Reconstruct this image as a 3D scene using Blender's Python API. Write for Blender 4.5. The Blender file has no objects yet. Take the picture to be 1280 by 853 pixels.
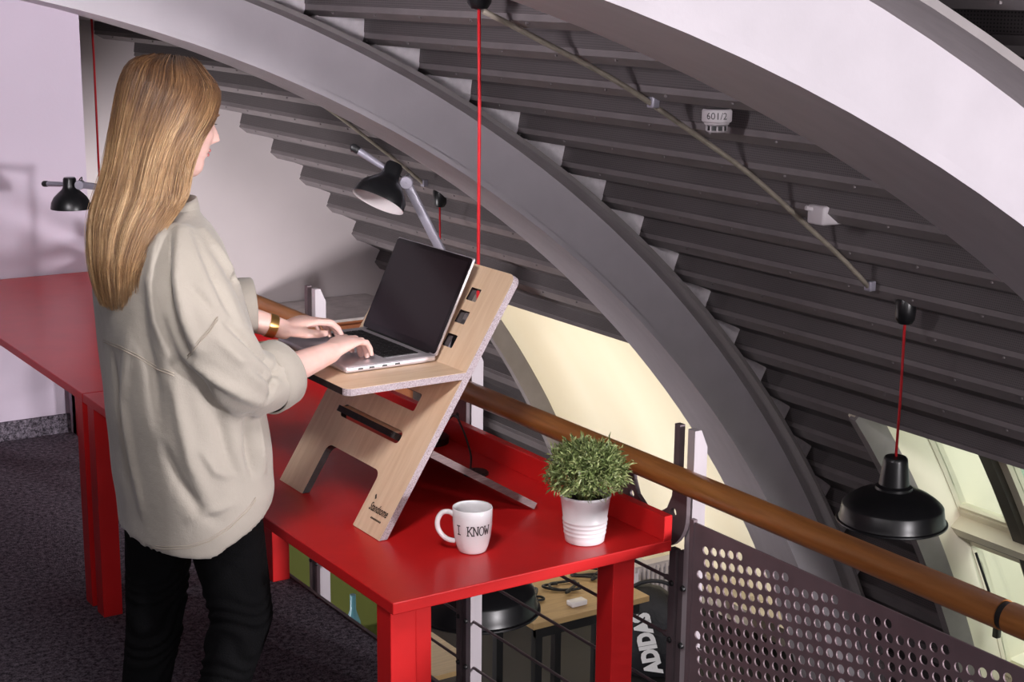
import bpy, bmesh, math, random
import numpy as np
from mathutils import Vector, Matrix
from mathutils.bvhtree import BVHTree
from mathutils import geometry as mgeo
random.seed(7); rng = np.random.default_rng(7)
SC = bpy.context.scene
COL = SC.collection
PI = math.pi
# ------------------------------------------------------------------ helpers
def lin(r, g, b):
    f = lambda c: (c/255)/12.92 if c/255 <= .04045 else ((c/255+.055)/1.055)**2.4
    return (f(r), f(g), f(b), 1)

def material(name, col, rough=.5, metal=0., noise=None, bump=None, spec=.5, coat=0., scale_vec=None):
    """noise=(scale, amount, detail)  bump=(scale, strength)"""
    m = bpy.data.materials.new(name); m.use_nodes = True
    nt = m.node_tree; b = nt.nodes['Principled BSDF']
    b.inputs['Base Color'].default_value = col
    b.inputs['Roughness'].default_value = rough
    b.inputs['Metallic'].default_value = metal
    b.inputs['Specular IOR Level'].default_value = spec
    b.inputs['Coat Weight'].default_value = coat
    tc = nt.nodes.new('ShaderNodeTexCoord'); mp = nt.nodes.new('ShaderNodeMapping')
    nt.links.new(tc.outputs['Object'], mp.inputs['Vector'])
    if scale_vec: mp.inputs['Scale'].default_value = scale_vec
    if noise:
        n = nt.nodes.new('ShaderNodeTexNoise'); n.inputs['Scale'].default_value = noise[0]
        n.inputs['Detail'].default_value = noise[2] if len(noise) > 2 else 4
        nt.links.new(mp.outputs[0], n.inputs['Vector'])
        r = nt.nodes.new('ShaderNodeValToRGB')
        a = noise[1]
        r.color_ramp.elements[0].position = .3; r.color_ramp.elements[1].position = .7
        r.color_ramp.elements[0].color = tuple(c*(1-a) for c in col[:3])+(1,)
        r.color_ramp.elements[1].color = tuple(min(1, c*(1+a)) for c in col[:3])+(1,)
        nt.links.new(n.outputs['Fac'], r.inputs['Fac'])
        nt.links.new(r.outputs['Color'], b.inputs['Base Color'])
    if bump:
        n2 = nt.nodes.new('ShaderNodeTexNoise'); n2.inputs['Scale'].default_value = bump[0]; n2.inputs['Detail'].default_value = 5
        nt.links.new(mp.outputs[0], n2.inputs['Vector'])
        bp = nt.nodes.new('ShaderNodeBump'); bp.inputs['Strength'].default_value = bump[1]; bp.inputs['Distance'].default_value = .01
        nt.links.new(n2.outputs['Fac'], bp.inputs['Height']); nt.links.new(bp.outputs[0], b.inputs['Normal'])
    return m

class MB:
    def __init__(s): s.v = []; s.f = []
    def add(s, vs, fs):
        o = len(s.v); s.v += [tuple(v) for v in vs]; s.f += [tuple(i+o for i in f) for f in fs]; return s
    def box(s, lo, hi, M=None):
        x0, y0, z0 = lo; x1, y1, z1 = hi
        vs = [Vector(p) for p in [(x0,y0,z0),(x1,y0,z0),(x1,y1,z0),(x0,y1,z0),(x0,y0,z1),(x1,y0,z1),(x1,y1,z1),(x0,y1,z1)]]
        if M: vs = [M @ v for v in vs]
        return s.add(vs, [(0,3,2,1),(4,5,6,7),(0,1,5,4),(1,2,6,5),(2,3,7,6),(3,0,4,7)])
    def rbox(s, lo, hi, r=.01, seg=3, M=None):
        bm = bmesh.new(); bmesh.ops.create_cube(bm, size=1)
        for v in bm.verts: v.co = Vector([lo[i]+(v.co[i]+.5)*(hi[i]-lo[i]) for i in range(3)])
        bmesh.ops.bevel(bm, geom=bm.edges[:], offset=r, segments=seg, affect='EDGES', profile=.5)
        return s.bm(bm, M)
    def bm(s, bm, M=None):
        bm.verts.index_update()
        s.add([(M @ v.co) if M else v.co for v in bm.verts], [[v.index for v in f.verts] for f in bm.faces]); bm.free(); return s
    def prism(s, poly, d, axis='y', M=None):
        """poly: list of 2D pts, extruded d=(a,b) along axis; axis y: (x,z) ; x: (y,z) ; z: (x,y)"""
        def P(p, t): return {'y': (p[0], t, p[1]), 'x': (t, p[0], p[1]), 'z': (p[0], p[1], t)}[axis]
        n = len(poly); vs = [Vector(P(p, d[0])) for p in poly]+[Vector(P(p, d[1])) for p in poly]
        if M: vs = [M @ v for v in vs]
        tri = mgeo.tessellate_polygon([[Vector((p[0], p[1], 0)) for p in poly]])
        fs = [tuple(t) for t in tri]+[tuple(i+n for i in reversed(t)) for t in tri]
        fs += [(i, (i+1) % n, (i+1) % n+n, i+n) for i in range(n)]
        return s.add(vs, fs)
    def tube(s, pts, r, n=10, cap=True, closed=False):
        pts = [Vector(p) for p in pts]; m = len(pts)
        rs = r if isinstance(r, (list, tuple)) else [r]*m
        vs = []; up = None
        for i, p in enumerate(pts):
            a = pts[i-1] if (i > 0 or closed) else pts[i]; b = pts[(i+1) % m] if (i < m-1 or closed) else pts[i]
            t = (b-a).normalized()
            if up is None:
                up = t.orthogonal().normalized()
            up = (up-t*up.dot(t)); up = up.normalized() if up.length > 1e-6 else t.orthogonal().normalized()
            w = t.cross(up)
            vs += [p+(up*math.cos(2*PI*k/n)+w*math.sin(2*PI*k/n))*rs[i] for k in range(n)]
        fs = []
        for i in range(m if closed else m-1):
            j = (i+1) % m
            fs += [(i*n+k, i*n+(k+1) % n, j*n+(k+1) % n, j*n+k) for k in range(n)]
        if cap and not closed: fs += [tuple(reversed(range(n))), tuple(range((m-1)*n, m*n))]
        return s.add(vs, fs)
    def lathe(s, prof, c=(0,0,0), n=48, M=None, capb=False, capt=False):
        vs = [Vector((r*math.cos(2*PI*k/n), r*math.sin(2*PI*k/n), z))+Vector(c) for r, z in prof for k in range(n)]
        if M: vs = [M @ v for v in vs]
        fs = [(i*n+k, i*n+(k+1) % n, (i+1)*n+(k+1) % n, (i+1)*n+k) for i in range(len(prof)-1) for k in range(n)]
        if capb: fs.append(tuple(reversed(range(n))))
        if capt: fs.append(tuple(range((len(prof)-1)*n, len(prof)*n)))
        return s.add(vs, fs)
    def loft(s, rings, cap=True):
        n = len(rings[0]); vs = [p for r in rings for p in r]
        fs = [(i*n+k, i*n+(k+1) % n, (i+1)*n+(k+1) % n, (i+1)*n+k) for i in range(len(rings)-1) for k in range(n)]
        if cap: fs += [tuple(reversed(range(n))), tuple(range((len(rings)-1)*n, len(rings)*n))]
        return s.add(vs, fs)
    def capsule(s, pts, rs, n=14):
        """tube with rounded ends through pts"""
        pts = [Vector(p) for p in pts]
        a = (pts[0]-pts[1]).normalized(); b = (pts[-1]-pts[-2]).normalized()
        P = []; R = []
        for q in (80, 55, 28): P.append(pts[0]+a*rs[0]*math.sin(math.radians(q))); R.append(rs[0]*math.cos(math.radians(q)))
        P += pts; R += list(rs)
        for q in (28, 55, 80): P.append(pts[-1]+b*rs[-1]*math.sin(math.radians(q))); R.append(rs[-1]*math.cos(math.radians(q)))
        return s.tube(P, R, n)
    def build(s, name, mat, parent=None, smooth=False, origin=None, bevel=None, mod=None):
        me = bpy.data.meshes.new(name)
        o3 = Vector(origin) if origin is not None else Vector((0,0,0))
        me.from_pydata([tuple(Vector(v)-o3) for v in s.v], [], s.f); me.validate(); me.update()
        bm = bmesh.new(); bm.from_mesh(me); bmesh.ops.recalc_face_normals(bm, faces=bm.faces[:]); bm.to_mesh(me); bm.free()
        return link(name, me, mat, parent, smooth, o3, bevel)

def link(name, me, mat, parent=None, smooth=False, o3=Vector((0,0,0)), bevel=None):
    o = bpy.data.objects.new(name, me); COL.objects.link(o); me.name = name
    if mat: me.materials.append(mat)
    if smooth:
        me.polygons.foreach_set('use_smooth', [True]*len(me.polygons))
        if smooth != 'full':
            try: me.set_sharp_from_angle(angle=math.radians(smooth if smooth is not True else 40))
            except Exception: pass
    if parent is not None:
        o.parent = parent; o.matrix_parent_inverse = Matrix.Identity(4)
        o.location = Vector(o3)-Vector(parent.location) if parent.rotation_euler.z == 0 else Vector(o3)
        # children are given in world coordinates: undo the parent's (translation-only) transform
        p = parent.parent; 
        while p is not None: o.location -= Vector(p.location); p = p.parent
    else: o.location = o3
    if bevel:
        bv = o.modifiers.new('edge', 'BEVEL'); bv.width = bevel; bv.segments = 2; bv.limit_method = 'ANGLE'; bv.angle_limit = math.radians(40)
    return o

def thing(name, loc, label, cat, group=None):
    o = bpy.data.objects.new(name, None); COL.objects.link(o); o.location = loc; o.empty_display_size = .05
    return tag(o, label, cat, group)
def tag(o, label=None, cat=None, group=None, kind=None):
    if label: o['label'] = label
    if cat: o['category'] = cat
    if group: o['group'] = group
    if kind: o['kind'] = kind
    return o
def struct(o, label=None):
    o['kind'] = 'structure'
    if label: o['label'] = label
    return o
def text_mesh(body, size, offset=0., shear=0., ext=0.):
    cu = bpy.data.curves.new('lettering', 'FONT'); cu.body = body; cu.size = size; cu.align_x = 'CENTER'; cu.align_y = 'CENTER'
    cu.offset = offset; cu.shear = shear; cu.extrude = ext; cu.resolution_u = 3
    o = bpy.data.objects.new('lettering', cu); COL.objects.link(o)
    dg = bpy.context.evaluated_depsgraph_get(); ev = o.evaluated_get(dg); me = ev.to_mesh()
    vs = [v.co.copy() for v in me.vertices]; fs = [tuple(p.vertices) for p in me.polygons]
    ev.to_mesh_clear(); bpy.data.objects.remove(o); bpy.data.curves.remove(cu)
    return vs, fs
def remeshed(mb, voxel, smooth_it=2, factor=.5):
    """union of closed pieces as one continuous surface"""
    me = bpy.data.meshes.new('solid'); me.from_pydata([tuple(v) for v in mb.v], [], mb.f); me.validate()
    bm = bmesh.new(); bm.from_mesh(me); bmesh.ops.recalc_face_normals(bm, faces=bm.faces[:]); bm.to_mesh(me); bm.free()
    o = bpy.data.objects.new('solid', me); COL.objects.link(o)
    r = o.modifiers.new('r', 'REMESH'); r.mode = 'VOXEL'; r.voxel_size = voxel; r.adaptivity = 0
    if smooth_it:
        sm = o.modifiers.new('s', 'SMOOTH'); sm.iterations = smooth_it; sm.factor = factor
    dg = bpy.context.evaluated_depsgraph_get(); dg.update()
    out = bpy.data.meshes.new_from_object(o.evaluated_get(dg))
    bpy.data.objects.remove(o); bpy.data.meshes.remove(me)
    return out
def catmull(P, t):
    """P: array (n,k) at integer params, t in [0,n-1]"""
    n = len(P); i = int(min(max(math.floor(t), 0), n-2)); u = t-i
    p0 = P[max(i-1, 0)]; p1 = P[i]; p2 = P[i+1]; p3 = P[min(i+2, n-1)]
    return .5*((2*p1)+(-p0+p2)*u+(2*p0-5*p1+4*p2-p3)*u*u+(-p0+3*p1-3*p2+p3)*u**3)

# ------------------------------------------------------------------ camera (stands on the gallery floor, looks down along the railing)
FPX, YAW, PITCH, ROLL, EYE = 1994.3, math.radians(33.103), math.radians(12.854), math.radians(-.5946), 2.03
fw = Vector((math.sin(YAW)*math.cos(PITCH), math.cos(YAW)*math.cos(PITCH), -math.sin(PITCH)))
rt = Vector((math.cos(YAW), -math.sin(YAW), 0)); dn = fw.cross(rt)
R2 = rt*math.cos(ROLL)+dn*math.sin(ROLL); D2 = dn*math.cos(ROLL)-rt*math.sin(ROLL)
cam = bpy.data.cameras.new('camera'); co = bpy.data.objects.new('camera', cam); COL.objects.link(co)
cam.sensor_width = 36; cam.lens = FPX*36/1280; cam.clip_start = .05; cam.clip_end = 200
M = Matrix.Identity(4)
for i in range(3):
    M[i][0] = R2[i]; M[i][1] = -D2[i]; M[i][2] = -fw[i]
M[0][3], M[1][3], M[2][3] = 0, 0, EYE
co.matrix_world = M; SC.camera = co

# ------------------------------------------------------------------ materials
RED = material('red satin paint', (.60, .015, .016, 1), .30, noise=(9, .05), bump=(180, .02), spec=.45)
LILAC = material('pale painted plaster', (.52, .45, .535, 1), .8, noise=(2.5, .03), bump=(90, .05))
GREYWALL = material('grey painted plaster', (.60, .535, .545, 1), .85, noise=(1.5, .05), bump=(70, .05))
WHITEPL = material('white plaster infill', (.72, .67, .70, 1), .85, noise=(30, .08), bump=(60, .2))
DECK = material('grey brown deck steel', (.17, .145, .15, 1), .62, noise=(6, .12))
DECKLIP = material('grey deck flange', (.15, .130, .134, 1), .55, noise=(8, .1))
ARCH = material('grey arch paint', (.50, .465, .50, 1), .5, noise=(5, .05, 8), bump=(60, .06), scale_vec=(1, 4, 1))
ARCHD = material('dark grey rafter and shaded flange paint', (.26, .235, .235, 1), .6, noise=(8, .08), scale_vec=(1, 6, 1))  # flange: shade of its underside put into the colour; rafters share it
CREAM = material('cream painted reveal', (.80, .74, .60, 1), .7, noise=(3, .03))
CREAMF = material('pale window frame', (.74, .68, .54, 1), .5, noise=(5, .04))
DARKF = material('dark bronze frame', (.06, .052, .045, 1), .5)
STEEL = material('purple grey painted steel', (.15, .115, .125, 1), .45, metal=.3, noise=(20, .1))
STEELW = material('steel flat bar in lit tone', (.55, .50, .53, 1), .4, metal=.25, noise=(30, .06), scale_vec=(1, 1, .1))  # post steel made paler: light on its end face put into the colour
PANELM = material('mauve grey sheet steel', (.20, .145, .16, 1), .42, metal=.1, noise=(14, .1))
BLACK = material('black satin metal', (.006, .006, .007, 1), .34, spec=.45, noise=(30, .1))
BLACKP = material('black plastic', (.012, .012, .013, 1), .45)
ALU = material('lilac grey aluminium', (.30, .285, .34, 1), .38, metal=.4, noise=(30, .04))
LAMPIN = material('white enamel shade inside', (.72, .66, .66, 1), .5)
REDCORD = material('red textile cord', (.62, .012, .02, 1), .6, bump=(900, .2))
CARPET = None
WHITE = material('white glazed ceramic', (.80, .78, .80, 1), .18, coat=.3, noise=(6, .01))
POTW = material('white lacquered pot', (.80, .78, .80, 1), .35, noise=(8, .01))
SOIL = material('dark potting soil', (.02, .014, .01, 1), .95, bump=(120, .6))
INK = material('black print', (.03, .028, .03, 1), .6)
BURN = material('dark engraved print', (.05, .03, .02, 1), .7)
BURNTEDGE = material('laser burnt edge', (.018, .010, .010, 1), .6, noise=(60, .5), spec=.3)
LAPALU = material('silver laptop aluminium', (.66, .62, .66, 1), .32, metal=.55)
SCREEN = material('glossy black display glass', (.012, .008, .010, 1), .07, spec=.6)
KEYS = material('black keycaps', (.012, .011, .012, 1), .5)
SKIN = material('fair skin', (.78, .50, .44, 1), .48, noise=(35, .06), bump=(260, .05))
SKIN.node_tree.nodes['Principled BSDF'].inputs['Subsurface Weight'].default_value = .12
SKIN.node_tree.nodes['Principled BSDF'].inputs['Subsurface Radius'].default_value = (.012, .005, .003)
JEANS = material('black stretch denim', (.0030, .0030, .0036, 1), .9, noise=(240, .35), bump=(300, .25), spec=.12)
BLUE = material('blue crate plastic', (.02, .08, .22, 1), .5)
GREEN = material('olive green board', (.13, .15, .025, 1), .7, noise=(4, .05))
GREYTOP = material('grey stone top', (.62, .57, .56, 1), .6, noise=(12, .12))
ORANGE = material('orange brown cabinet front', (.36, .12, .05, 1), .6, noise=(10, .1))
LOWFLOOR = material('dark grey hall floor', (.016, .0155, .016, 1), .6, noise=(3, .2))
TABLEW = material('honey wood table top', (.50, .33, .15, 1), .5, noise=(4, .12, 8), scale_vec=(1, 12, 1))
GOLD = material('gold watch metal', (.62, .36, .12, 1), .3, metal=.9)
CONDUIT = material('olive grey conduit', (.27, .235, .19, 1), .5, metal=.2, noise=(30, .15))
def carpet_material():
    m = bpy.data.materials.new('charcoal loop carpet'); m.use_nodes = True; nt = m.node_tree; b = nt.nodes['Principled BSDF']
    tc = nt.nodes.new('ShaderNodeTexCoord')
    n = nt.nodes.new('ShaderNodeTexNoise'); n.inputs['Scale'].default_value = 190; n.inputs['Detail'].default_value = 3
    n3 = nt.nodes.new('ShaderNodeTexNoise'); n3.inputs['Scale'].default_value = 60; n3.inputs['Detail'].default_value = 3
    mx = nt.nodes.new('ShaderNodeMath'); mx.operation = 'ADD'
    mh = nt.nodes.new('ShaderNodeMath'); mh.operation = 'MULTIPLY'; mh.inputs[1].default_value = .5
    r = nt.nodes.new('ShaderNodeValToRGB')
    r.color_ramp.elements[0].position = .40; r.color_ramp.elements[0].color = (.030, .026, .033, 1)
    r.color_ramp.elements[1].position = .64; r.color_ramp.elements[1].color = (.23, .20, .24, 1)
    nt.links.new(tc.outputs['Object'], n.inputs['Vector']); nt.links.new(tc.outputs['Object'], n3.inputs['Vector'])
    nt.links.new(n.outputs['Fac'], mx.inputs[0]); nt.links.new(n3.outputs['Fac'], mx.inputs[1])
    nt.links.new(mx.outputs[0], mh.inputs[0]); nt.links.new(mh.outputs[0], r.inputs['Fac'])
    nt.links.new(r.outputs[0], b.inputs['Base Color']); b.inputs['Roughness'].default_value = .95; b.inputs['Specular IOR Level'].default_value = .1
    bp = nt.nodes.new('ShaderNodeBump'); bp.inputs['Strength'].default_value = .7; bp.inputs['Distance'].default_value = .006
    nt.links.new(n.outputs['Fac'], bp.inputs['Height']); nt.links.new(bp.outputs[0], b.inputs['Normal'])
    return m
CARPET = carpet_material()
def wood_material(name, dark, light, scale=(1, 1, 1), sc=6, rough=.45, coat=0.):
    m = bpy.data.materials.new(name); m.use_nodes = True; nt = m.node_tree; b = nt.nodes['Principled BSDF']
    tc = nt.nodes.new('ShaderNodeTexCoord'); mp = nt.nodes.new('ShaderNodeMapping'); mp.inputs['Scale'].default_value = scale
    n = nt.nodes.new('ShaderNodeTexNoise'); n.inputs['Scale'].default_value = sc; n.inputs['Detail'].default_value = 8; n.inputs['Distortion'].default_value = .6
    r = nt.nodes.new('ShaderNodeValToRGB'); r.color_ramp.elements[0].position = .3; r.color_ramp.elements[1].position = .7
    r.color_ramp.elements[0].color = dark; r.color_ramp.elements[1].color = light
    nt.links.new(tc.outputs['Object'], mp.inputs[0]); nt.links.new(mp.outputs[0], n.inputs['Vector']); nt.links.new(n.outputs['Fac'], r.inputs['Fac'])
    nt.links.new(r.outputs[0], b.inputs['Base Color']); b.inputs['Roughness'].default_value = rough; b.inputs['Coat Weight'].default_value = coat; b.inputs['Coat Roughness'].default_value = .3
    return m
RAILW = wood_material('varnished beech handrail', (.27, .098, .022, 1), (.40, .155, .04, 1), (14, 1.2, 14), 5, .35, .3)
BIRCH = wood_material('pale birch plywood', (.76, .53, .35, 1), (.88, .66, .47, 1), (1.5, 14, 1.5), 4, .45)
PLYEDGE = wood_material('plywood edge layers', (.16, .11, .12, 1), (.52, .45, .48, 1), (90, 1, 90), 5, .6)

# ------------------------------------------------------------------ barrel vault (axis along Y)
CX, CZ, RA = .561, -4.497, 6.585          # arch circle
RD = RA+.303                               # deck corner radius
YB, YA, YW = 2.68, 6.60, 11.15             # two steel arches and the end wall
Y0 = -3.2
def pol(r, a): a = math.radians(a); return (CX+r*math.sin(a), CZ+r*math.cos(a))
STEP = 2.66; A0 = 35.5
TOPA = A0+6*STEP                           # 51.46 : head of the roof windows
def riser_profile(k):
    a = A0+k*STEP
    # seen from inside: tread leaves the previous corner, rises outwards, then the perforated riser drops to a small lip
    return [(RD, a-STEP+.62), (RD+.014, a-STEP+.66), (RD+.094, a-.42), (RD+.094, a-.34), (RD+.024, a-.10), (RD+.024, a-.05), (RD, a)]
kmin = -18
prof_main = []; prof_low = []
for k in range(kmin, 7): prof_main += riser_profile(k)
for k in range(7, 15): prof_low += riser_profile(k)
left_plain = [(RD, a) for a in range(-80, -13, 3)]
def sheet(mb_a, mb_b, prof, y0, y1):
    pts = [pol(*p) for p in prof]
    for i in range(len(pts)-1):
        (xa, za), (xb, zb) = pts[i], pts[i+1]
        is_lip = (i % 7 in (6, 0, 5))
        (mb_b if is_lip else mb_a).add([(xa, y0, za), (xb, y0, zb), (xb, y1, zb), (xa, y1, za)], [(0, 1, 2, 3)])
OPEN = [(3.55, 5.80), (7.05, 9.80)]        # roof-window openings in the two bays
ya = [Y0]+[v for o in OPEN for v in o]+[YW]
da, dl = MB(), MB()
sheet(da, dl, left_plain+prof_main[:1], Y0, YW)
sheet(da, dl, prof_main, Y0, YW)
for i in range(0, len(ya), 2): sheet(da, dl, prof_main[-1:]+prof_low, ya[i], ya[i+1])
def perf_deck():
    m = bpy.data.materials.new('perforated deck steel'); m.use_nodes = True; nt = m.node_tree; b = nt.nodes['Principled BSDF']
    tc = nt.nodes.new('ShaderNodeTexCoord'); sep = nt.nodes.new('ShaderNodeSeparateXYZ'); nt.links.new(tc.outputs['Object'], sep.inputs[0])
    # fine perforation rows: dots on a 12 mm grid in (Y, Z)
    def mod(out, s):
        a = nt.nodes.new('ShaderNodeMath'); a.operation = 'MULTIPLY'; a.inputs[1].default_value = s; nt.links.new(out, a.inputs[0])
        f = nt.nodes.new('ShaderNodeMath'); f.operation = 'FRACT'; nt.links.new(a.outputs[0], f.inputs[0])
        c = nt.nodes.new('ShaderNodeMath'); c.operation = 'SUBTRACT'; c.inputs[1].default_value = .5; nt.links.new(f.outputs[0], c.inputs[0])
        q = nt.nodes.new('ShaderNodeMath'); q.operation = 'POWER'; q.inputs[1].default_value = 2; nt.links.new(c.outputs[0], q.inputs[0]); return q.outputs[0]
    ad = nt.nodes.new('ShaderNodeMath'); ad.operation = 'ADD'
    nt.links.new(mod(sep.outputs['Y'], 95), ad.inputs[0]); nt.links.new(mod(sep.outputs['Z'], 110), ad.inputs[1])
    lt = nt.nodes.new('ShaderNodeMath'); lt.operation = 'LESS_THAN'; lt.inputs[1].default_value = .055; nt.links.new(ad.outputs[0], lt.inputs[0])
    mx = nt.nodes.new('ShaderNodeMix'); mx.data_type = 'RGBA'
    n = nt.nodes.new('ShaderNodeTexNoise'); n.inputs['Scale'].default_value = 3; nt.links.new(tc.outputs['Object'], n.inputs['Vector'])
    r = nt.nodes.new('ShaderNodeValToRGB'); r.color_ramp.elements[0].color = (.075, .064, .066, 1); r.color_ramp.elements[1].color = (.105, .090, .094, 1)
    nt.links.new(n.outputs['Fac'], r.inputs[0]); nt.links.new(r.outputs[0], mx.inputs['A']); mx.inputs['B'].default_value = (.02, .017, .018, 1)
    nt.links.new(lt.outputs[0], mx.inputs['Factor']); nt.links.new(mx.outputs['Result'], b.inputs['Base Color']); b.inputs['Roughness'].default_value = .6
    return m
DECKP = perf_deck()
ceil = struct(da.build('ceiling', DECKP))
lip = struct(dl.build('ceiling_trim', DECKLIP)); lip.parent = ceil
# little screw heads along the flanges
sc = MB()
for k in range(-8, 7):
    x, z = pol(RD-.004, A0+k*STEP-STEP+.15)
    for j in range(24):
        y = 2.0+.38*j+.07*(k % 3)
        sc.box((x-.004, y-.004, z-.002), (x+.004, y+.004, z+.006))
sco = struct(sc.build('ceiling_screws', DECKLIP)); sco.parent = ceil
# outer roof skin keeps daylight out
rk = MB()
oa = [pol(RD+.20, a) for a in range(-80, 51, 4)]+[pol(RD+.20, 50.5)]
for i in range(len(oa)-1): rk.add([(oa[i][0], Y0, oa[i][1]), (oa[i+1][0], Y0, oa[i+1][1]), (oa[i+1][0], YW, oa[i+1][1]), (oa[i][0], YW, oa[i][1])], [(0, 1, 2, 3)])
struct(rk.build('roof', DECK))

def arch(yf, name, label, cx=CX, cz=CZ):
    """steel arch: wide web facing the room, thick box behind it, projecting top flange"""
    angs = [a for a in np.arange(-70, 78.1, 1.5)]
    web, top = MB(), MB()
    def band(mb, quad):
        rings = []
        for a in angs:
            t = math.radians(a); rings.append([(cx+r*math.sin(t), y, cz+r*math.cos(t)) for r, y in quad])
        mb.loft(rings)
    band(web, [(RA-.012, yf-.014), (RA+.016, yf-.014), (RA+.016, yf), (RA+.242, yf), (RA+.242, yf+.37), (RA-.012, yf+.37)])
    o = struct(web.build(name, ARCH), label)
    band(top, [(RA+.242, yf-.16), (RA+.264, yf-.16), (RA+.264, yf+.40), (RA+.242, yf+.40)])
    t = top.build('flange', ARCHD, o); t['kind'] = 'structure'
    return o
arch(YA, 'arch_beam', 'grey curved steel arch crossing behind the laptop')
arch(YB, 'arch_beam', 'bright pale curved steel arch in the upper right corner', .088, -4.316)
# white plaster infill seen between arch flange and stepped deck
def infill(y, name):
    mb = MB()
    for k in range(-10, 14):
        a = A0+k*STEP
        P = [pol(*p) for p in [(RD-.045, a-STEP+.1), (RD+.0, a-STEP+.55), (RD+.10, a-.42), (RD+.10, a-.32), (RD+.005, a-.02), (RD-.045, a)]]
        mb.prism(P, (y, y+.04))
    struct(mb.build(name, WHITEPL))
infill(YA-.04, 'trim_1')

# ------------------------------------------------------------------ floors and walls
YL = 6.93                                   # pale end wall of the gallery
fl = MB().box((-6.2, Y0, -.28), (2.20, YW, 0)); struct(fl.build('floor', CARPET))
ed = MB().box((2.20, Y0, -.30), (2.212, YW, .004)); struct(ed.build('trim_3', STEEL), 'thin steel edge of the gallery floor')
lf = MB().box((-6.2, Y0, -2.75), (9.5, YW, -2.60)); struct(lf.build('floor_lower', LOWFLOOR))
wl = MB().prism([(-6.2, 0), (2.262, 0), (2.262, 2.0), (1.2, 2.33), (-1.5, 2.2), (-3.5, 1.3), (-6.2, -1)], (YL, YL+.18)); struct(wl.build('wall_left', LILAC))
bb = MB().box((-6.2, YL-.012, 0), (2.16, YL, .085)).box((-6.2, YL-.016, 0), (2.16, YL, .006)); struct(bb.build('baseboard_left', CARPET))
pc = MB().box((2.13, YL-.09, 0), (2.20, YL, .66)); struct(pc.build('trim_4', LILAC), 'small box against the pale wall under the red desk')  # narrow wall-coloured box standing at the baseboard
wb = MB().prism([(-6.2, -2.6), (9.4, -2.6), (9.4, -1)]+[pol(RD+.25, a) for a in range(68, -69, -4)]+[(-6.2, -1)], (YW, YW+.2)); struct(wb.build('wall_back', GREYWALL))
wr = MB().prism([(-6.2, -2.6), (9.4, -2.6), (9.4, -1)]+[pol(RD+.25, a) for a in range(68, -69, -4)]+[(-6.2, -1)], (Y0-.2, Y0)); struct(wr.build('wall_rear', GREYWALL))
wlow = MB().box((7.42, Y0, -2.6), (7.6, YW, -1.95)); struct(wlow.build('wall_right', CREAM))

# ------------------------------------------------------------------ roof windows
RW = RD+.36
def cyl_patch(mb, r0, a0, r1, a1, y0, y1, th=.03, n=6):
    """slab following the roof slope between two angles"""
    rings = []
    for i in range(n+1):
        a = a0+(a1-a0)*i/n; r = r0+(r1-r0)*i/n
        rings.append([(pol(r, a)[0], y0, pol(r, a)[1]), (pol(r+th, a)[0], y0, pol(r+th, a)[1]), (pol(r+th, a)[0], y1, pol(r+th, a)[1]), (pol(r, a)[0], y1, pol(r, a)[1])])
    mb.loft(rings)
for n_, (y0, y1) in enumerate(OPEN):
    rv = MB()
    a0, a1 = TOPA, 71
    cyl_patch(rv, RD+.03, a0+.02, RD+.75, a0+.10, y0, y1, .04)                  # head
    rings = []
    for (ys, yo) in ((y1, y1+.10), (y0, y0-.10)):
        rr = []
        for i in range(11):
            a = a0+(a1-a0)*i/10
            p, q = pol(RD-.01, a), pol(RD+.75, a)
            rr.append([(p[0], ys, p[1]), (q[0], yo, q[1]), (q[0], yo+(.05 if ys == y1 else -.05), q[1]), (p[0], ys+(.05 if ys == y1 else -.05), p[1])])
        rv.loft(rr)
    cyl_patch(rv, RD+.0, a1, RD+.75, a1+.3, y0-.15, y1+.15, .04)
    struct(rv.build('window_%d' % (n_+1), CREAM))
def glass_mat():
    m = bpy.data.materials.new('window glass'); m.use_nodes = True; nt = m.node_tree
    for n in list(nt.nodes): nt.nodes.remove(n)
    o = nt.nodes.new('ShaderNodeOutputMaterial'); t = nt.nodes.new('ShaderNodeBsdfTransparent'); g = nt.nodes.new('ShaderNodeBsdfGlossy'); mx = nt.nodes.new('ShaderNodeMixShader')
    t.inputs[0].default_value = (.93, .97, .93, 1); g.inputs['Roughness'].default_value = .03; mx.inputs[0].default_value = .08
    nt.links.new(t.outputs[0], mx.inputs[1]); nt.links.new(g.outputs[0], mx.inputs[2]); nt.links.new(mx.outputs[0], o.inputs[0]); return m
GLASS = glass_mat()
w1 = bpy.data.objects['window_1']
grey = MB()                                 # dark steel rafters standing in the opening
for (yy, w) in ((5.78, .05), (3.6, .05), (9.77, .06), (7.0, .05)):
    rings = []
    for i in range(13):
        a = TOPA+(71-TOPA)*i/12; p, q = pol(RD-.03, a), pol(RD+.12, a)
        rings.append([(p[0], yy, p[1]), (q[0], yy, q[1]), (q[0], yy+w, q[1]), (p[0], yy+w, p[1])])
    grey.loft(rings)
g_ = grey.build('frame', ARCHD, w1); g_['kind'] = 'structure'
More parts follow.
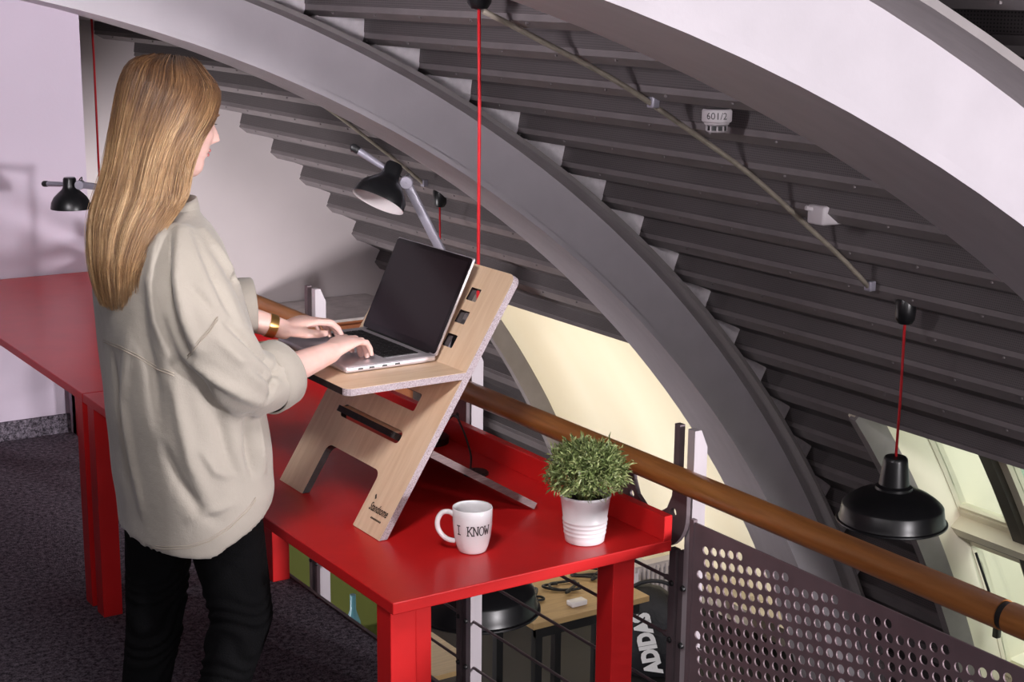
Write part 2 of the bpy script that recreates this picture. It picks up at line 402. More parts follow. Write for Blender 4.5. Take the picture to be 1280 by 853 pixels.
def roof_window(a0, a1, y0, y1, fw_=.055):
    fr = MB()
    da_ = math.degrees(fw_/RW)
    cyl_patch(fr, RW, a0, RW, a1, y1-fw_, y1, .07); cyl_patch(fr, RW, a0, RW, a1, y0, y0+fw_, .07)
    cyl_patch(fr, RW, a0, RW, a0+da_, y0, y1, .07); cyl_patch(fr, RW, a1-da_, RW, a1, y0, y1, .07)
    cyl_patch(fr, RW+.012, a0+da_, RW+.012, a0+da_*1.35, y0+fw_, y1-fw_, .03); cyl_patch(fr, RW+.012, a1-da_*1.35, RW+.012, a1-da_, y0+fw_, y1-fw_, .03)
    f = fr.build('window_frame', CREAMF, w1); f['kind'] = 'structure'
    gl = MB(); cyl_patch(gl, RW+.03, a0+da_, RW+.03, a1-da_, y0+fw_, y1-fw_, .008)
    g = gl.build('glass', GLASS, f); g['kind'] = 'structure'
for (a0, a1) in ((52.2, 60.7), (61.9, 70.2)):
    roof_window(a0, a1, 5.44, 5.90); roof_window(a0, a1, 4.62, 5.36); roof_window(a0, a1, 3.55, 4.54)
dm = MB()
for yy in (5.36, 4.54): cyl_patch(dm, RW-.04, 52, RW-.04, 70.5, yy, yy+.08, .14, 10)
cyl_patch(dm, RW-.02, 61.25, RW-.02, 61.9, 3.5, 5.9, .1)
d_ = dm.build('mullion', DARKF, w1); d_['kind'] = 'structure'
ls = MB(); cyl_patch(ls, RW-.10, 60.6, RW-.08, 61.25, 3.5, 5.92, .16); l_ = ls.build('sill', CREAMF, w1); l_['kind'] = 'structure'
hd = MB()                                   # casement stay on the lower window
hd.tube([(pol(RW-.02, 62.6)[0], 5.80, pol(RW-.02, 62.6)[1]), (pol(RW-.03, 66.6)[0], 5.76, pol(RW-.03, 66.6)[1])], .008).rbox((pol(RW-.05, 66.6)[0]-.02, 5.74, pol(RW-.05, 66.6)[1]-.08), (pol(RW-.05, 66.6)[0]+.02, 5.78, pol(RW-.05, 66.6)[1]+.03), .008)
h_ = hd.build('handle', BLACKP, w1, smooth=True); h_['kind'] = 'structure'
# translucent blind that closes the far opening
def blind_mat():
    m = bpy.data.materials.new('cream translucent blind'); m.use_nodes = True; nt = m.node_tree
    for n in list(nt.nodes): nt.nodes.remove(n)
    o = nt.nodes.new('ShaderNodeOutputMaterial'); t = nt.nodes.new('ShaderNodeBsdfTranslucent'); d = nt.nodes.new('ShaderNodeBsdfDiffuse'); mx = nt.nodes.new('ShaderNodeMixShader')
    tc = nt.nodes.new('ShaderNodeTexCoord'); mp = nt.nodes.new('ShaderNodeMapping'); mp.inputs['Scale'].default_value = (.4, 2.2, .4); n = nt.nodes.new('ShaderNodeTexNoise'); n.inputs['Scale'].default_value = 1.3; n.inputs['Detail'].default_value = 2
    r = nt.nodes.new('ShaderNodeValToRGB'); r.color_ramp.elements[0].color = (.90, .83, .71, 1); r.color_ramp.elements[1].color = (.98, .94, .86, 1)
    nt.links.new(tc.outputs['Object'], mp.inputs[0]); nt.links.new(mp.outputs[0], n.inputs['Vector']); nt.links.new(n.outputs['Fac'], r.inputs[0])
    nt.links.new(r.outputs[0], t.inputs[0]); d.inputs[0].default_value = (.88, .80, .64, 1); mx.inputs[0].default_value = .35
    nt.links.new(t.outputs[0], mx.inputs[1]); nt.links.new(d.outputs[0], mx.inputs[2]); nt.links.new(mx.outputs[0], o.inputs[0]); return m
bl = MB(); cyl_patch(bl, RD+.10, TOPA, RD+.14, 71.2, 7.0, 9.86, .004, 14)
tag(bl.build('window_blind', blind_mat(), smooth='full'), 'large cream backlit blind filling the roof window beyond the handrail', 'blind')
# neighbouring building across the yard
bd = thing('building', (13.0, 5, -4), 'pale building with green tinted windows seen through the roof window', 'building')
fa = MB().box((13.0, -6, -8), (13.6, 18, 9)); fa.build('facade', material('white render facade', (.86, .88, .88, 1), .8, noise=(1, .03)), bd)
FGL = material('greenish facade glass', (.30, .38, .27, 1), .25); FFR = material('white facade frame', (.85, .85, .82, 1), .5)
for j in range(5):
    for i in range(8):
        y = -4.1+i*2.25; z = -6.6+j*2.5
        wf = MB()
        for (p, q) in (((y, z), (y+1.3, z+.1)), ((y, z+1.6), (y+1.3, z+1.7)), ((y, z), (y+.1, z+1.7)), ((y+1.2, z), (y+1.3, z+1.7)), ((y+.61, z), (y+.69, z+1.7))): wf.box((12.9, p[0], p[1]), (13.0, q[0], q[1]))
        f = wf.build('window', FFR, bd); MB().box((12.96, y+.1, z+.1), (12.99, y+1.2, z+1.6)).build('pane', FGL, f)

# ------------------------------------------------------------------ ceiling services
def vault_point(r, a, y): x, z = pol(r, a); return Vector((x, y, z))
def conduit(y, a0, a1, label):
    t = thing('conduit', vault_point(RD, a0, y), label, 'conduit', None)
    MB().tube([vault_point(RD-.020+.003*math.sin(a), a, y) for a in np.linspace(a0, a1, 24)], .011, 10).build('pipe', CONDUIT, t, smooth='full')
    cl = [a0+(a1-a0)*.36, a1-.15]
    for a in cl:
        p = vault_point(RD-.012, a, y)
        MB().rbox((p.x-.018, y-.02, p.z-.02), (p.x+.018, y+.02, p.z+.025), .006).build('clip', ALU, t)
conduit(4.86, 21.1, 40.6, 'straight grey conduit running down the stepped ceiling to a pendant lamp')
conduit(8.69, 27.5, 40.3, 'thin conduit under the ceiling beyond the grey arch, above the desk lamp')
def pendant(a, y, zc, label, dz=0., scale=1., group='black pendant lamps'):
    """zc: height of the shade rim"""
    p = vault_point(RD, a, y)+Vector((0, 0, dz))
    t = thing('pendant_lamp', p, label, 'lamp', group)
    MB().lathe([(.001, -.085), (.03, -.08), (.043, -.06), (.045, -.02), (.045, .02), (.04, .034), (.001, .035)], p+Vector((0, 0, .005)), 28).build('canopy', BLACK, t, smooth=True)
    top = Vector((p.x, y, zc+.305*scale))
    MB().tube([p-Vector((0, 0, .075)), p+Vector((.004, 0, -.4)), top], .0062, 8).build('cord', REDCORD, t, smooth='full')
    s = scale; c = (p.x, y, zc)
    prof = [(.242, .0), (.246, .004), (.245, .010), (.236, .014), (.231, .030), (.224, .078), (.220, .084), (.212, .092), (.195, .106), (.165, .126), (.128, .143), (.090, .153), (.082, .156), (.081, .168), (.074, .173), (.068, .178), (.054, .288), (.052, .298), (.046, .305), (.001, .307)]
    inn = [(.229, .004), (.215, .055), (.19, .088), (.11, .132), (.05, .140), (.001, .141)]
    sh = MB().lathe([(r*s, z*s) for r, z in prof], c, 64).build('lamp_shade', BLACK, t, smooth=35)
    MB().lathe([(r*s, z*s) for r, z in inn], c, 64).lathe([(.229*s, .004*s), (.242*s, 0)], c, 64).build('shade_lining', LAMPIN, sh, smooth='full')
    MB().lathe([(.001, .02*s), (.03*s, .03*s), (.04*s, .06*s), (.03*s, .10*s), (.02*s, .14*s)], c, 24).build('bulb', LAMPIN, t, smooth='full')
    return t
pendant(20.55, 4.80, -.30, 'black pendant lamp hanging below the red desk top, by the railing posts', .045)
pendant(41.6, 4.75, -.33, 'black pendant lamp on a red cord hanging in front of the roof window')
pendant(41.3, 8.69, -.33, 'pendant lamp behind the laptop, its black canopy and red cord above the screen')
pendant(19.9, 8.69, -.30, 'pendant lamp hanging far back beside the pale wall, only its red cord seen')
# smoke detector
p = Vector((3.90, 4.60, 1.515))
t = thing('smoke_detector', p, 'white smoke detector numbered 601/2 on the stepped ceiling', 'smoke detector')
PLAST = material('white detector plastic', (.46, .42, .44, 1), .5)
Mrot = Matrix.Translation(p)
MB().lathe([(.001, .045), (.051, .045), (.056, .038), (.056, .0), (.052, -.004), (.001, -.004)], p, 36).build('base', PLAST, t, smooth=35)
hdm = MB().lathe([(.048, -.004), (.046, -.012), (.036, -.018), (.001, -.018)], p, 36)
for k in range(10):
    a = 2*PI*k/10; hdm.box((-.003, .031, -.036), (.003, .041, -.017), Matrix.Translation(p) @ Matrix.Rotation(a, 4, 'Z'))
hdm.lathe([(.040, -.034), (.034, -.041), (.001, -.042)], p, 36).build('sensor_head', PLAST, t, smooth=35)
MB().lathe([(.037, -.018), (.037, -.035)], p, 30).build('sensor_gap', BLACKP, t)
DET = .68
vs, fs = text_mesh('601/2', .036)
cdir = math.atan2(-p.y, -p.x)
tv = [Vector((p.x+.0566*math.cos(cdir+v.x/.056), p.y+.0566*math.sin(cdir+v.x/.056), p.z+.02+v.y)) for v in vs]
MB().add(tv, fs).build('lettering', INK, t)
p = Vector((4.60, 4.72, 1.10))
t = thing('junction_box', p, 'small pale junction box beside the conduit on the sloping ceiling', 'junction box')
MB().rbox((p.x-.06, p.y-.05, p.z-.04), (p.x+.06, p.y+.05, p.z+.04), .012).build('housing', PLAST, t, smooth=30)
for k in (-.03, .0, .03): MB().tube([p+Vector((.05, k, -.02)), p+Vector((.072, k-.006, -.018))], .010, 8).build('cable_gland', PLAST, t, smooth=True)
MB().tube([p+Vector((-.05, .02, .02)), p+Vector((-.085, .03, .028))], .01, 8).build('cable_gland', PLAST, t, smooth=True)
# ------------------------------------------------------------------ railing
XR = 2.33; ZR = .862; RR = .0305
hr = MB().tube([(XR, y, ZR) for y in np.linspace(7.06, 1.86, 40)], RR, 28)
rail = thing('handrail', (XR, 4, ZR), 'round varnished wooden handrail running beside the red desk', 'handrail')
hr.build('rail', RAILW, rail, smooth=40)
MB().tube([(XR, 1.86, ZR), (XR, 1.845, ZR)], RR-.003, 28).build('joint_ring', BLACKP, rail, smooth=40)
MB().tube([(XR, 1.845, ZR), (XR, .3, ZR)], RR, 28).build('rail', RAILW, rail, smooth=40)
def poly_sheet(out, holes):
    V = []; E = []
    for poly in [out]+holes:
        o = len(V); V += [Vector(q) for q in poly]; E += [(o+i, o+(i+1) % len(poly)) for i in range(len(poly))]
    v2, e2, f2, *_ = mgeo.delaunay_2d_cdt(V, E, [], 1, 1e-7)
    def inside(pt, poly):
        c = False; n = len(poly)
        for i in range(n):
            a, b = poly[i], poly[(i+1) % n]
            if (a[1] > pt[1]) != (b[1] > pt[1]) and pt[0] < (b[0]-a[0])*(pt[1]-a[1])/(b[1]-a[1])+a[0]: c = not c
        return c
    fs = []
    for f in f2:
        c = sum((v2[i] for i in f), Vector((0, 0)))/len(f)
        if inside(c, out) and not any(inside(c, h) for h in holes): fs.append(f)
    return v2, fs
def arc(cx, cy, r, a0, a1, n=9): return [(cx+r*math.cos(math.radians(a0+(a1-a0)*i/(n-1))), cy+r*math.sin(math.radians(a0+(a1-a0)*i/(n-1)))) for i in range(n)]
bolt_me = None
def post(y, label):
    """flat-bar post outside the rail with slanted top, and the U-shaped plate that cradles the rail"""
    global bolt_me
    t = thing('railing_post', (2.38, y, -.28), label, 'railing post', 'railing posts')
    x0 = 2.374; ztop = .975
    MB().prism([(x0, -.42), (x0+.040, -.42), (x0+.040, ztop-.045), (x0+.020, ztop), (x0, ztop)], (y, y+.026)).build('flat_bar', STEELW, t)
    MB().prism([(x0, -.42), (x0+.014, -.42), (x0+.014, .66), (x0, .66)], (y+.026, y+.045)).build('rear_bar', STEEL, t)
    MB().prism([(x0-.006, -.42), (x0+.010, -.42), (x0+.010, .66), (x0-.006, .66)], (y+.050, y+.074)).build('rear_bar', STEEL, t)
    MB().prism([(x0-.006, .80), (x0+.010, .80), (x0+.010, ztop+.004), (x0-.006, ztop+.004)], (y+.050, y+.070)).build('finger', STEEL, t)
    for z in (-.33, -.18, -.03, .12, .27, .42, .57):
        for yy in (y+.018, y+.062):
            if bolt_me is None:
                b0 = MB().lathe([(.001, .0), (.006, .001), (.008, .004), (.008, .008)], (0, 0, 0), 10, Matrix.Rotation(PI/2, 4, 'Y')).build('bolt', BLACKP, t, smooth=True); bolt_me = b0.data
            else: b0 = bpy.data.objects.new('bolt', bolt_me); COL.objects.link(b0); b0.parent = t
            b0.location = Vector((x0-.0125, yy, z))-t.location
    out = [(0, .80)]+arc(.105, .765, .105, 180, 270)+arc(.165, .765, .105, 270, 360)+[(.27, .838), (.216, .838), (.212, .80), (.195, .765), (.165, .745), (.105, .745), (.075, .765), (.058, .80), (.055, .835), (.0, .835)]
    holes = [[(c[0]+.0115*math.cos(2*PI*k/14), c[1]+.0115*math.sin(2*PI*k/14)) for k in range(14)] for c in ((.050, .760), (.085, .715), (.185, .715), (.220, .760))]
    v2, fs = poly_sheet(out, holes)
    pl = MB().add([(2.362, y+v[0], v[1]) for v in v2], fs).build('bracket_plate', STEEL, t)
    so = pl.modifiers.new('thick', 'SOLIDIFY'); so.thickness = .012; so.offset = 0
    return t
post(2.835, 'railing post with curved two-hole bracket at the end of the red desk')
post(3.855, 'railing post directly behind the plywood laptop stand')
post(4.885, 'far railing post rising over the handrail beside the typing hands')
post(5.91, 'railing post nearest the pale end wall, behind the woman')
for i, z in enumerate((-.18, -.03, .12, .27, .42, .57)):
    wn = ['lowest', 'second lowest', 'third lowest', 'third highest', 'second highest', 'highest'][i]
    w = MB().tube([(2.385, 2.80, z), (2.385, 7.0, z)], .0045, 8)
    w.tube([(2.385, 2.80, z), (2.385, 2.94, z)], .0075, 8)
    tag(w.build('railing_wire', STEEL, smooth=40, origin=(2.385, 2.8, z)), wn+' of the thin steel railing wires below the desk', 'wire', 'railing wires')
# perforated infill panel
def perforated_panel():
    X = 2.35; y0, y1, z0, z1 = 1.02, 2.795, .02, .763
    t = thing('perforated_panel', (X, 1.9, z0), 'mauve grey perforated steel railing panel under the handrail', 'railing panel')
    pit = .0305; th = math.radians(11.46)
    ey = Vector((-math.cos(th), math.sin(th))); ez = Vector((math.sin(th), math.cos(th))); o = Vector((2.7501, .7048))
    r = .0108; V = [Vector((y0, z0)), Vector((y1, z0)), Vector((y1, z1)), Vector((y0, z1))]; E = [(0, 1), (1, 2), (2, 3), (3, 0)]; H = []
    for i in range(-12, 70):
        for j in range(-30, 20):
            c = o+ey*pit*i-ez*pit*j
            if y0+.05 < c.x < 2.768 and z0+.05 < c.y < .7343:
                n = 14; k0 = len(V); H.append(c)
                V += [c+Vector((r*math.cos(2*PI*k/n), r*math.sin(2*PI*k/n))) for k in range(n)]
                E += [(k0+k, k0+(k+1) % n) for k in range(n)]
    v2, e2, f2, *_ = mgeo.delaunay_2d_cdt(V, E, [], 1, 1e-7)
    hc = np.array([(h.x, h.y) for h in H]); fs = []
    for f in f2:
        c = sum((v2[i] for i in f), Vector((0, 0)))/len(f)
        if np.min((hc[:, 0]-c.x)**2+(hc[:, 1]-c.y)**2) > (r*.985)**2: fs.append(f)
    pn = MB().add([(X, v.x, v.y) for v in v2], fs).build('sheet', PANELM, t)
    so = pn.modifiers.new('thick', 'SOLIDIFY'); so.thickness = .004; so.offset = 0
    MB().box((X-.006, y1-.002, -.3), (X+.006, y1+.012, z1+.006)).build('edge_bar', PANELM, t)
perforated_panel()

# ------------------------------------------------------------------ red desks
HD = .729; TH = .028; DX0, DX1 = 1.53, 2.285
def desk(y0, y1, label, cover):
    t = thing('desk', ((DX0+DX1)/2, (y0+y1)/2, 0), label, 'desk', 'red desks along the railing')
    MB().box((DX0, y0, HD-TH), (DX1, y1, HD)).build('desktop', RED, t, bevel=.0025)
    MB().box((DX1-.024, y0, HD), (DX1, y1, HD+.062)).build('upstand', RED, t, bevel=.002)
    for (x, y) in ((DX0+.006, y0+.022), (DX0+.006, y1-.085), (2.13, y0+.022), (2.13, y1-.085)):
        lg = MB().box((x, y, 0), (x+.063, y+.063, HD-TH)).build('leg', RED, t, bevel=.002)
    if cover:
        MB().box((DX0+.075, y0+.035, 0), (DX0+.115, y0+.075, HD-TH)).build('leg_brace', RED, t, bevel=.002)
    MB().box((DX0+.10, y0+.12, HD-TH-.05), (DX0+.125, y1-.12, HD-TH)).box((2.14, y0+.12, HD-TH-.05), (2.165, y1-.12, HD-TH)).build('under_frame', RED, t)
desk(2.80, 4.834, 'red desk carrying the laptop stand, the mug and the plant', True)
desk(4.838, 6.91, 'red desk behind the woman running to the pale wall', False)

# ------------------------------------------------------------------ plywood laptop stand
SX, SY, SZ = 1.686, 3.150, .7305
sl = Vector((.6273, 0, 1)).normalized(); nrm = Vector((sl.z, 0, -sl.x))      # along the board / towards its back
def brd(y, s, d=0): return Vector((SX, SY+y, SZ))+sl*(s+(max(d, 0)*.63 if s < .001 else 0))+nrm*d
st = thing('laptop_stand', (1.75, SY+.275, SZ), 'tilted birch plywood laptop stand with cut-outs on the red desk', 'laptop stand')
def rrect(y0, s0, y1, s1, r=.012, n=4):
    P = []
    for (cy, cs, a0) in ((y1-r, s1-r, 0), (y0+r, s1-r, 90), (y0+r, s0+r, 180), (y1-r, s0+r, 270)):
        for i in range(n+1):
            a = math.radians(a0+90*i/n); P.append((cy+r*math.cos(a), cs+r*math.sin(a)))
    return P
def stand_panel():
    W, Ht, th = .552, .71, .018
    r = .022
    out = [(0, 0), (.135, 0)]
    # foot arch
    for i in range(5): a = math.radians(180-90*i/4); out.append((.135+r+r*math.cos(a), .135-.0+r*math.sin(a)-.012))
    for i in range(5): a = math.radians(90-90*i/4); out.append((.415-r+r*math.cos(a), .123+r*math.sin(a)))
    out += [(.415, 0), (W, 0)]
    for i in range(5): a = math.radians(0+90*i/4); out.append((W-r+r*math.cos(a), Ht-r+r*math.sin(a)))
    for i in range(5): a = math.radians(90+90*i/4); out.append((r+r*math.cos(a), Ht-r+r*math.sin(a)))
    holes = [rrect(.122, .222, .432, .256, .014), rrect(.126, .311, .430, .358, .006)]
    for s in (.49, .555, .617):
        holes.append(rrect(.105, s, .150, s+.034, .003)); holes.append(rrect(W-.150, s, W-.105, s+.034, .003))
    V = []; E = []
    for poly in [out]+holes:
        o = len(V); V += [Vector(q) for q in poly]; E += [(o+i, o+(i+1) % len(poly)) for i in range(len(poly))]
    v2, e2, f2, *_ = mgeo.delaunay_2d_cdt(V, E, [], 1, 1e-7)
    def inside(pt, poly):
        c = False; n = len(poly)
        for i in range(n):
            a, b = poly[i], poly[(i+1) % n]
            if (a[1] > pt[1]) != (b[1] > pt[1]) and pt[0] < (b[0]-a[0])*(pt[1]-a[1])/(b[1]-a[1])+a[0]: c = not c
        return c
    fs = []
    for f in f2:
        c = sum((v2[i] for i in f), Vector((0, 0)))/len(f)
        if inside(c, out) and not any(inside(c, h) for h in holes): fs.append(f)
    fr = MB().add([brd(v.x, v.y, 0) for v in v2], fs).add([brd(v.x, v.y, th) for v in v2], [tuple(reversed(f)) for f in fs])
    panel = fr.build('panel', BIRCH, st)
    eo = MB(); ei = MB()
    n = len(out)
    for i in range(n):
        a, b = out[i], out[(i+1) % n]
        burnt = (.13 <= min(a[0], b[0]) and max(a[0], b[0]) <= .42 and max(a[1], b[1]) < .16) or (max(a[1], b[1]) < .12)
        (ei if burnt else eo).add([brd(*a, 0), brd(*b, 0), brd(*b, th), brd(*a, th)], [(0, 1, 2, 3)])
    for h in holes:
        for i in range(len(h)):
            a, b = h[i], h[(i+1) % len(h)]; ei.add([brd(*a, 0), brd(*b, 0), brd(*b, th), brd(*a, th)], [(0, 1, 2, 3)])
    tag(eo.build('outer_edge', PLYEDGE, panel), 'pale layered plywood edge'); tag(ei.build('cut_edge', BURNTEDGE, panel), 'dark scorched cut edge')
    # printed logo low on the right foot
    vs, fs2 = text_mesh('Standsome', .03, offset=.0006, shear=.35); wx_ = max(v.x for v in vs)-min(v.x for v in vs)
    lg = MB().add([brd(.062-v.x*.088/wx_, .062+v.y*.95, -.0012) for v in vs], fs2)
    for k in range(9):
        a_ = .078-k*.0056
        lg.add([brd(a_, .036, -.0012), brd(a_-.0042, .036, -.0012), brd(a_-.0042, .0405, -.0012), brd(a_, .0405, -.0012)], [(0, 1, 2, 3)])
    lg.add([brd(*q, -.0012) for q in ((.098, .080), (.093, .084), (.101, .094), (.105, .090))], [(0, 1, 2, 3)])
    tag(lg.build('logo', BURN, panel), 'small dark script logo')
stand_panel()
# shelf that carries the laptop, with hooks into the notches
ZS = 1.110
sh = MB()
hx = brd(0, (ZS-SZ)/sl.z).x
out = []
y0, y1, x0, x1, r = SY, SY+.552, 1.605, hx-.002, .02
out = [(x1, y0), (x1, y1)]+[(x0+r+r*math.cos(math.radians(a)), y1-r+r*math.sin(math.radians(a))) for a in (90, 112, 135, 158, 180)]+[(x0+r+r*math.cos(math.radians(a)), y0+r+r*math.sin(math.radians(a))) for a in (180, 202, 225, 248, 270)]
sh.prism(out, (ZS-.017, ZS), 'z')
shelf = sh.build('shelf', BIRCH, st)
n = len(out); se = MB()
for i in range(1, n):
    a, b = out[i], out[(i+1) % n]
    ca = Vector(((a[0]-1.76)*1.0008+1.76, (a[1]-3.426)*1.0008+3.426)); cb = Vector(((b[0]-1.76)*1.0008+1.76, (b[1]-3.426)*1.0008+3.426))
    if abs(a[0]-b[0]) < .03 and abs(a[1]-b[1]) > .1: continue
    se.add([(ca.x, ca.y, ZS-.0169), (cb.x, cb.y, ZS-.0169), (cb.x, cb.y, ZS-.0006), (ca.x, ca.y, ZS-.0006)], [(0, 1, 2, 3)])
    if i == 5: se.build('layered_edge', PLYEDGE, shelf); se = MB()
se.build('layered_edge', PLYEDGE, shelf)
fe = MB().box((x0-.0008, y0+r, ZS-.0168), (x0+.0008, y1-r, ZS-.0008)).build('front_edge', BURNTEDGE, shelf)
hk = MB()
for yy in (.105+.004, .552-.146): hk.box((hx-.03, SY+yy, ZS-.017), (hx+.055, SY+yy+.037, ZS-.001))
hk.build('hook', BIRCH, shelf)
# rear prop board: through the slot down to the desk
A = brd(0, .230, -.022); A = Vector((A.x, 0, A.z)); B = Vector((2.128, 0, SZ+.004))
dirp = (B-A).normalized(); up = Vector((-dirp.z, 0, dirp.x))
if up.z < 0: up = -up
rp = MB()
poly = rrect(0, 0, .30, .062, .012)
vs = []
V = [A+dirp*q[1]+Vector((0, SY+.128+q[0], 0)) for q in poly]
nP = len(V); th = .016
rp.add(V+[v+up*th for v in V], [tuple(range(nP)), tuple(range(2*nP-1, nP-1, -1))])
q0, q1 = A+Vector((0, SY+.134, 0))+up*.009, A+Vector((0, SY+.422, 0))+up*.009
rp.add([q0, q1, q1+dirp*.030+up*.016, q0+dirp*.030+up*.016], [(0, 1, 2, 3)])
pr = rp.build('tongue', BIRCH, st)
pe = MB()
for i in range(nP): pe.add([V[i], V[(i+1) % nP], V[(i+1) % nP]+up*th, V[i]+up*th], [(0, 1, 2, 3)])
tag(pe.build('tongue_edge', BURNTEDGE, pr), 'dark scorched edge of the tongue')
# visible leg of the prop reaches outside the panel edge
lgm = MB()
A2 = brd(0, .23, .02); A2 = Vector((A2.x, 0, A2.z)); B2 = Vector((2.125, 0, SZ+.001))
dd = (B2-A2).normalized(); u2 = Vector((-dd.z, 0, dd.x)); u2 = u2 if u2.z > 0 else -u2
Mx = [A2, B2, B2+u2*.017, A2+u2*.017]
lgm.add([v+Vector((0, SY+.0, 0)) for v in Mx]+[v+Vector((0, SY+.55, 0)) for v in Mx], [(0, 1, 2, 3), (7, 6, 5, 4), (0, 4, 5, 1), (1, 5, 6, 2), (2, 6, 7, 3), (3, 7, 4, 0)])
lgm.build('rear_leg', material('dark scorched plywood', (.13, .085, .085, 1), .55, noise=(40, .4), scale_vec=(1, .1, 8)), st)

# ------------------------------------------------------------------ laptop
LY0, LY1, LX0, LX1, LZ = 3.275, 3.655, 1.668, 1.915, ZS+.002
lt = thing('laptop', ((LX0+LX1)/2, (LY0+LY1)/2, LZ), 'open silver laptop with black screen on the plywood stand', 'laptop')
MB().rbox((LX0, LY0, LZ), (LX1, LY1, LZ+.016), .006, 3).build('base', LAPALU, lt, smooth=30)
MB().box((LX0+.125, LY0+.035, LZ+.0155), (LX1-.018, LY1-.035, LZ+.0163)).build('keyboard_well', LAPALU, lt)
kb = MB()
for r_ in range(6):
    x = LX1-.024-r_*.0172; nk = 14
    y = LY0+.039
    ws = [1]*14
    if r_ == 5: ws = [1, 1, 1, 1.2, 5, 1.2, 1, 1, 1, .8]
    elif r_ == 0: ws = [1]*14
    else: ws = [1.5]+[1]*11+[1.5]
    tot = sum(ws); unit = (LY1-LY0-.078)/tot
    for w in ws:
        kb.box((x-.0142, y+.0016, LZ+.0162), (x-(.004 if r_ == 0 else 0), y+w*unit-.0016, LZ+.0180)); y += w*unit
kb.build('keyboard', KEYS, lt)
MB().box((LX0+.015, LY0+.13, LZ+.0158), (LX0+.105, LY1-.13, LZ+.0163)).build('trackpad', LAPALU, lt)
pt = MB()
for xx in (1.70, 1.73, 1.765, 1.80): pt.box((xx, LY0-.0006, LZ+.006), (xx+.014, LY0+.002, LZ+.0105))
pt.build('port', BLACKP, lt)
# lid, leaning back
lx = Vector((.112, 0, .235)).normalized(); ln = Vector((-lx.z, 0, lx.x)); LH = .258
def lidp(y, s, d): return Vector((LX1-.004, y, LZ+.016))+lx*s+ln*d       # +d faces the user
Ml = Matrix(((0, lx.x, ln.x, LX1-.004), (1, 0, 0, 0), (0, lx.z, ln.z, LZ+.014), (0, 0, 0, 1)))
lid = MB().rbox((LY0, 0, -.006), (LY1, LH, .0), .0055, 3, Ml).build('lid', LAPALU, lt, smooth=30)
bz = MB().prism(rrect(LY0+.0025, .004, LY1-.0025, LH-.0025, .008), (.0, .0012), 'z', Ml).build('bezel', SCREEN, lid)
MB().prism(rrect(LY0+.014, .022, LY1-.014, LH-.013, .002), (.0012, .0016), 'z', Ml).build('display', material('dark display panel', (.022, .013, .017, 1), .10, spec=.6), bz)
MB().tube([(LX1-.004, LY0+.03, LZ+.012), (LX1-.004, LY1-.03, LZ+.012)], .006, 12).build('hinge', BLACKP, lt, smooth=40)

# ------------------------------------------------------------------ mug
mc = Vector((1.842, 2.985, HD))
mug = thing('mug', mc, 'white ceramic mug printed I KNOW on the red desk', 'mug')
prof = [(.001, .004), (.026, .003), (.030, .001), (.033, .004), (.0375, .016), (.0425, .038), (.0455, .065), (.0465, .09), (.0465, .1065), (.0455, .108), (.0435, .1065), (.0430, .09), (.0420, .065), (.0385, .035), (.030, .012), (.001, .010)]
MB().lathe(prof, mc, 64).build('cup', WHITE, mug, smooth='full')
hdir = Vector((-math.cos(math.radians(33)), math.sin(math.radians(33)), 0))
hp = [(.0425, .088), (.055, .095), (.070, .092), (.080, .076), (.080, .056), (.070, .038), (.055, .027), (.040, .024)]
hpts = [np.array(q) for q in hp]
path = [catmull(np.array(hp), t) for t in np.linspace(0, 7, 30)]
MB().tube([mc+hdir*q[0]+Vector((0, 0, q[1])) for q in path], [.0062]*30, 12).build('handle', WHITE, mug, smooth='full')
# typewriter lettering as slab-serif strokes wrapped round the cup
def seg(mb, a, b, w, mapf):
    a, b = Vector(a), Vector(b); d = (b-a); L = d.length; d.normalize(); n = Vector((-d.y, d.x))*w/2; m = max(2, int(L/.004)+1)
    vs = []; fs = []
    for i in range(m+1):
        p = a+d*L*i/m; vs += [mapf(p+n), mapf(p-n)]
    for i in range(m): fs.append((2*i, 2*i+1, 2*i+3, 2*i+2))
    mb.add(vs, fs)
Lh = .0215; lw = .0026
GL = {'I': [((0, 0), (0, 1)), ((-.28, 0), (.28, 0)), ((-.28, 1), (.28, 1))],
      'K': [((-.25, 0), (-.25, 1)), ((-.42, 0), (-.08, 0)), ((-.42, 1), (-.08, 1)), ((-.22, .42), (.28, 1)), ((-.08, .58), (.34, 0)), ((.12, 1), (.42, 1)), ((.2, 0), (.46, 0))],
      'N': [((-.28, 0), (-.28, 1)), ((.28, 0), (.28, 1)), ((-.28, 1), (.28, 0)), ((-.42, 0), (-.14, 0)), ((-.42, 1), (-.24, 1)), ((.14, 1), (.42, 1))],
      'O': [((.33*math.cos(2*PI*k/14), .5+.5*math.sin(2*PI*k/14)), (.33*math.cos(2*PI*(k+1)/14), .5+.5*math.sin(2*PI*(k+1)/14))) for k in range(14)],
      'W': [((-.36, 1), (-.2, 0)), ((-.2, 0), (0, .72)), ((0, .72), (.2, 0)), ((.2, 0), (.36, 1)), ((-.46, 1), (-.2, 1)), ((.2, 1), (.46, 1))]}
tx = MB(); view_az = math.atan2(-mc.y, -mc.x)
def on_cup(p):
    z = .062+p.y
    rr = np.interp(z, [q[1] for q in prof[4:8]], [q[0] for q in prof[4:8]])+.0007
    a = view_az+math.radians(2)+p.x/.046
    return mc+Vector((rr*math.cos(a), rr*math.sin(a), z))
wd = .0178
for i, ch in enumerate('I KNOW'):
    if ch == ' ': continue
    cx_ = (i-2.55)*wd*.80
    for a, b in GL[ch]: seg(tx, (cx_+a[0]*wd, (a[1]-.5)*Lh), (cx_+b[0]*wd, (b[1]-.5)*Lh), lw, on_cup)
tag(tx.build('lettering', INK, mug), 'black typewriter words I KNOW')

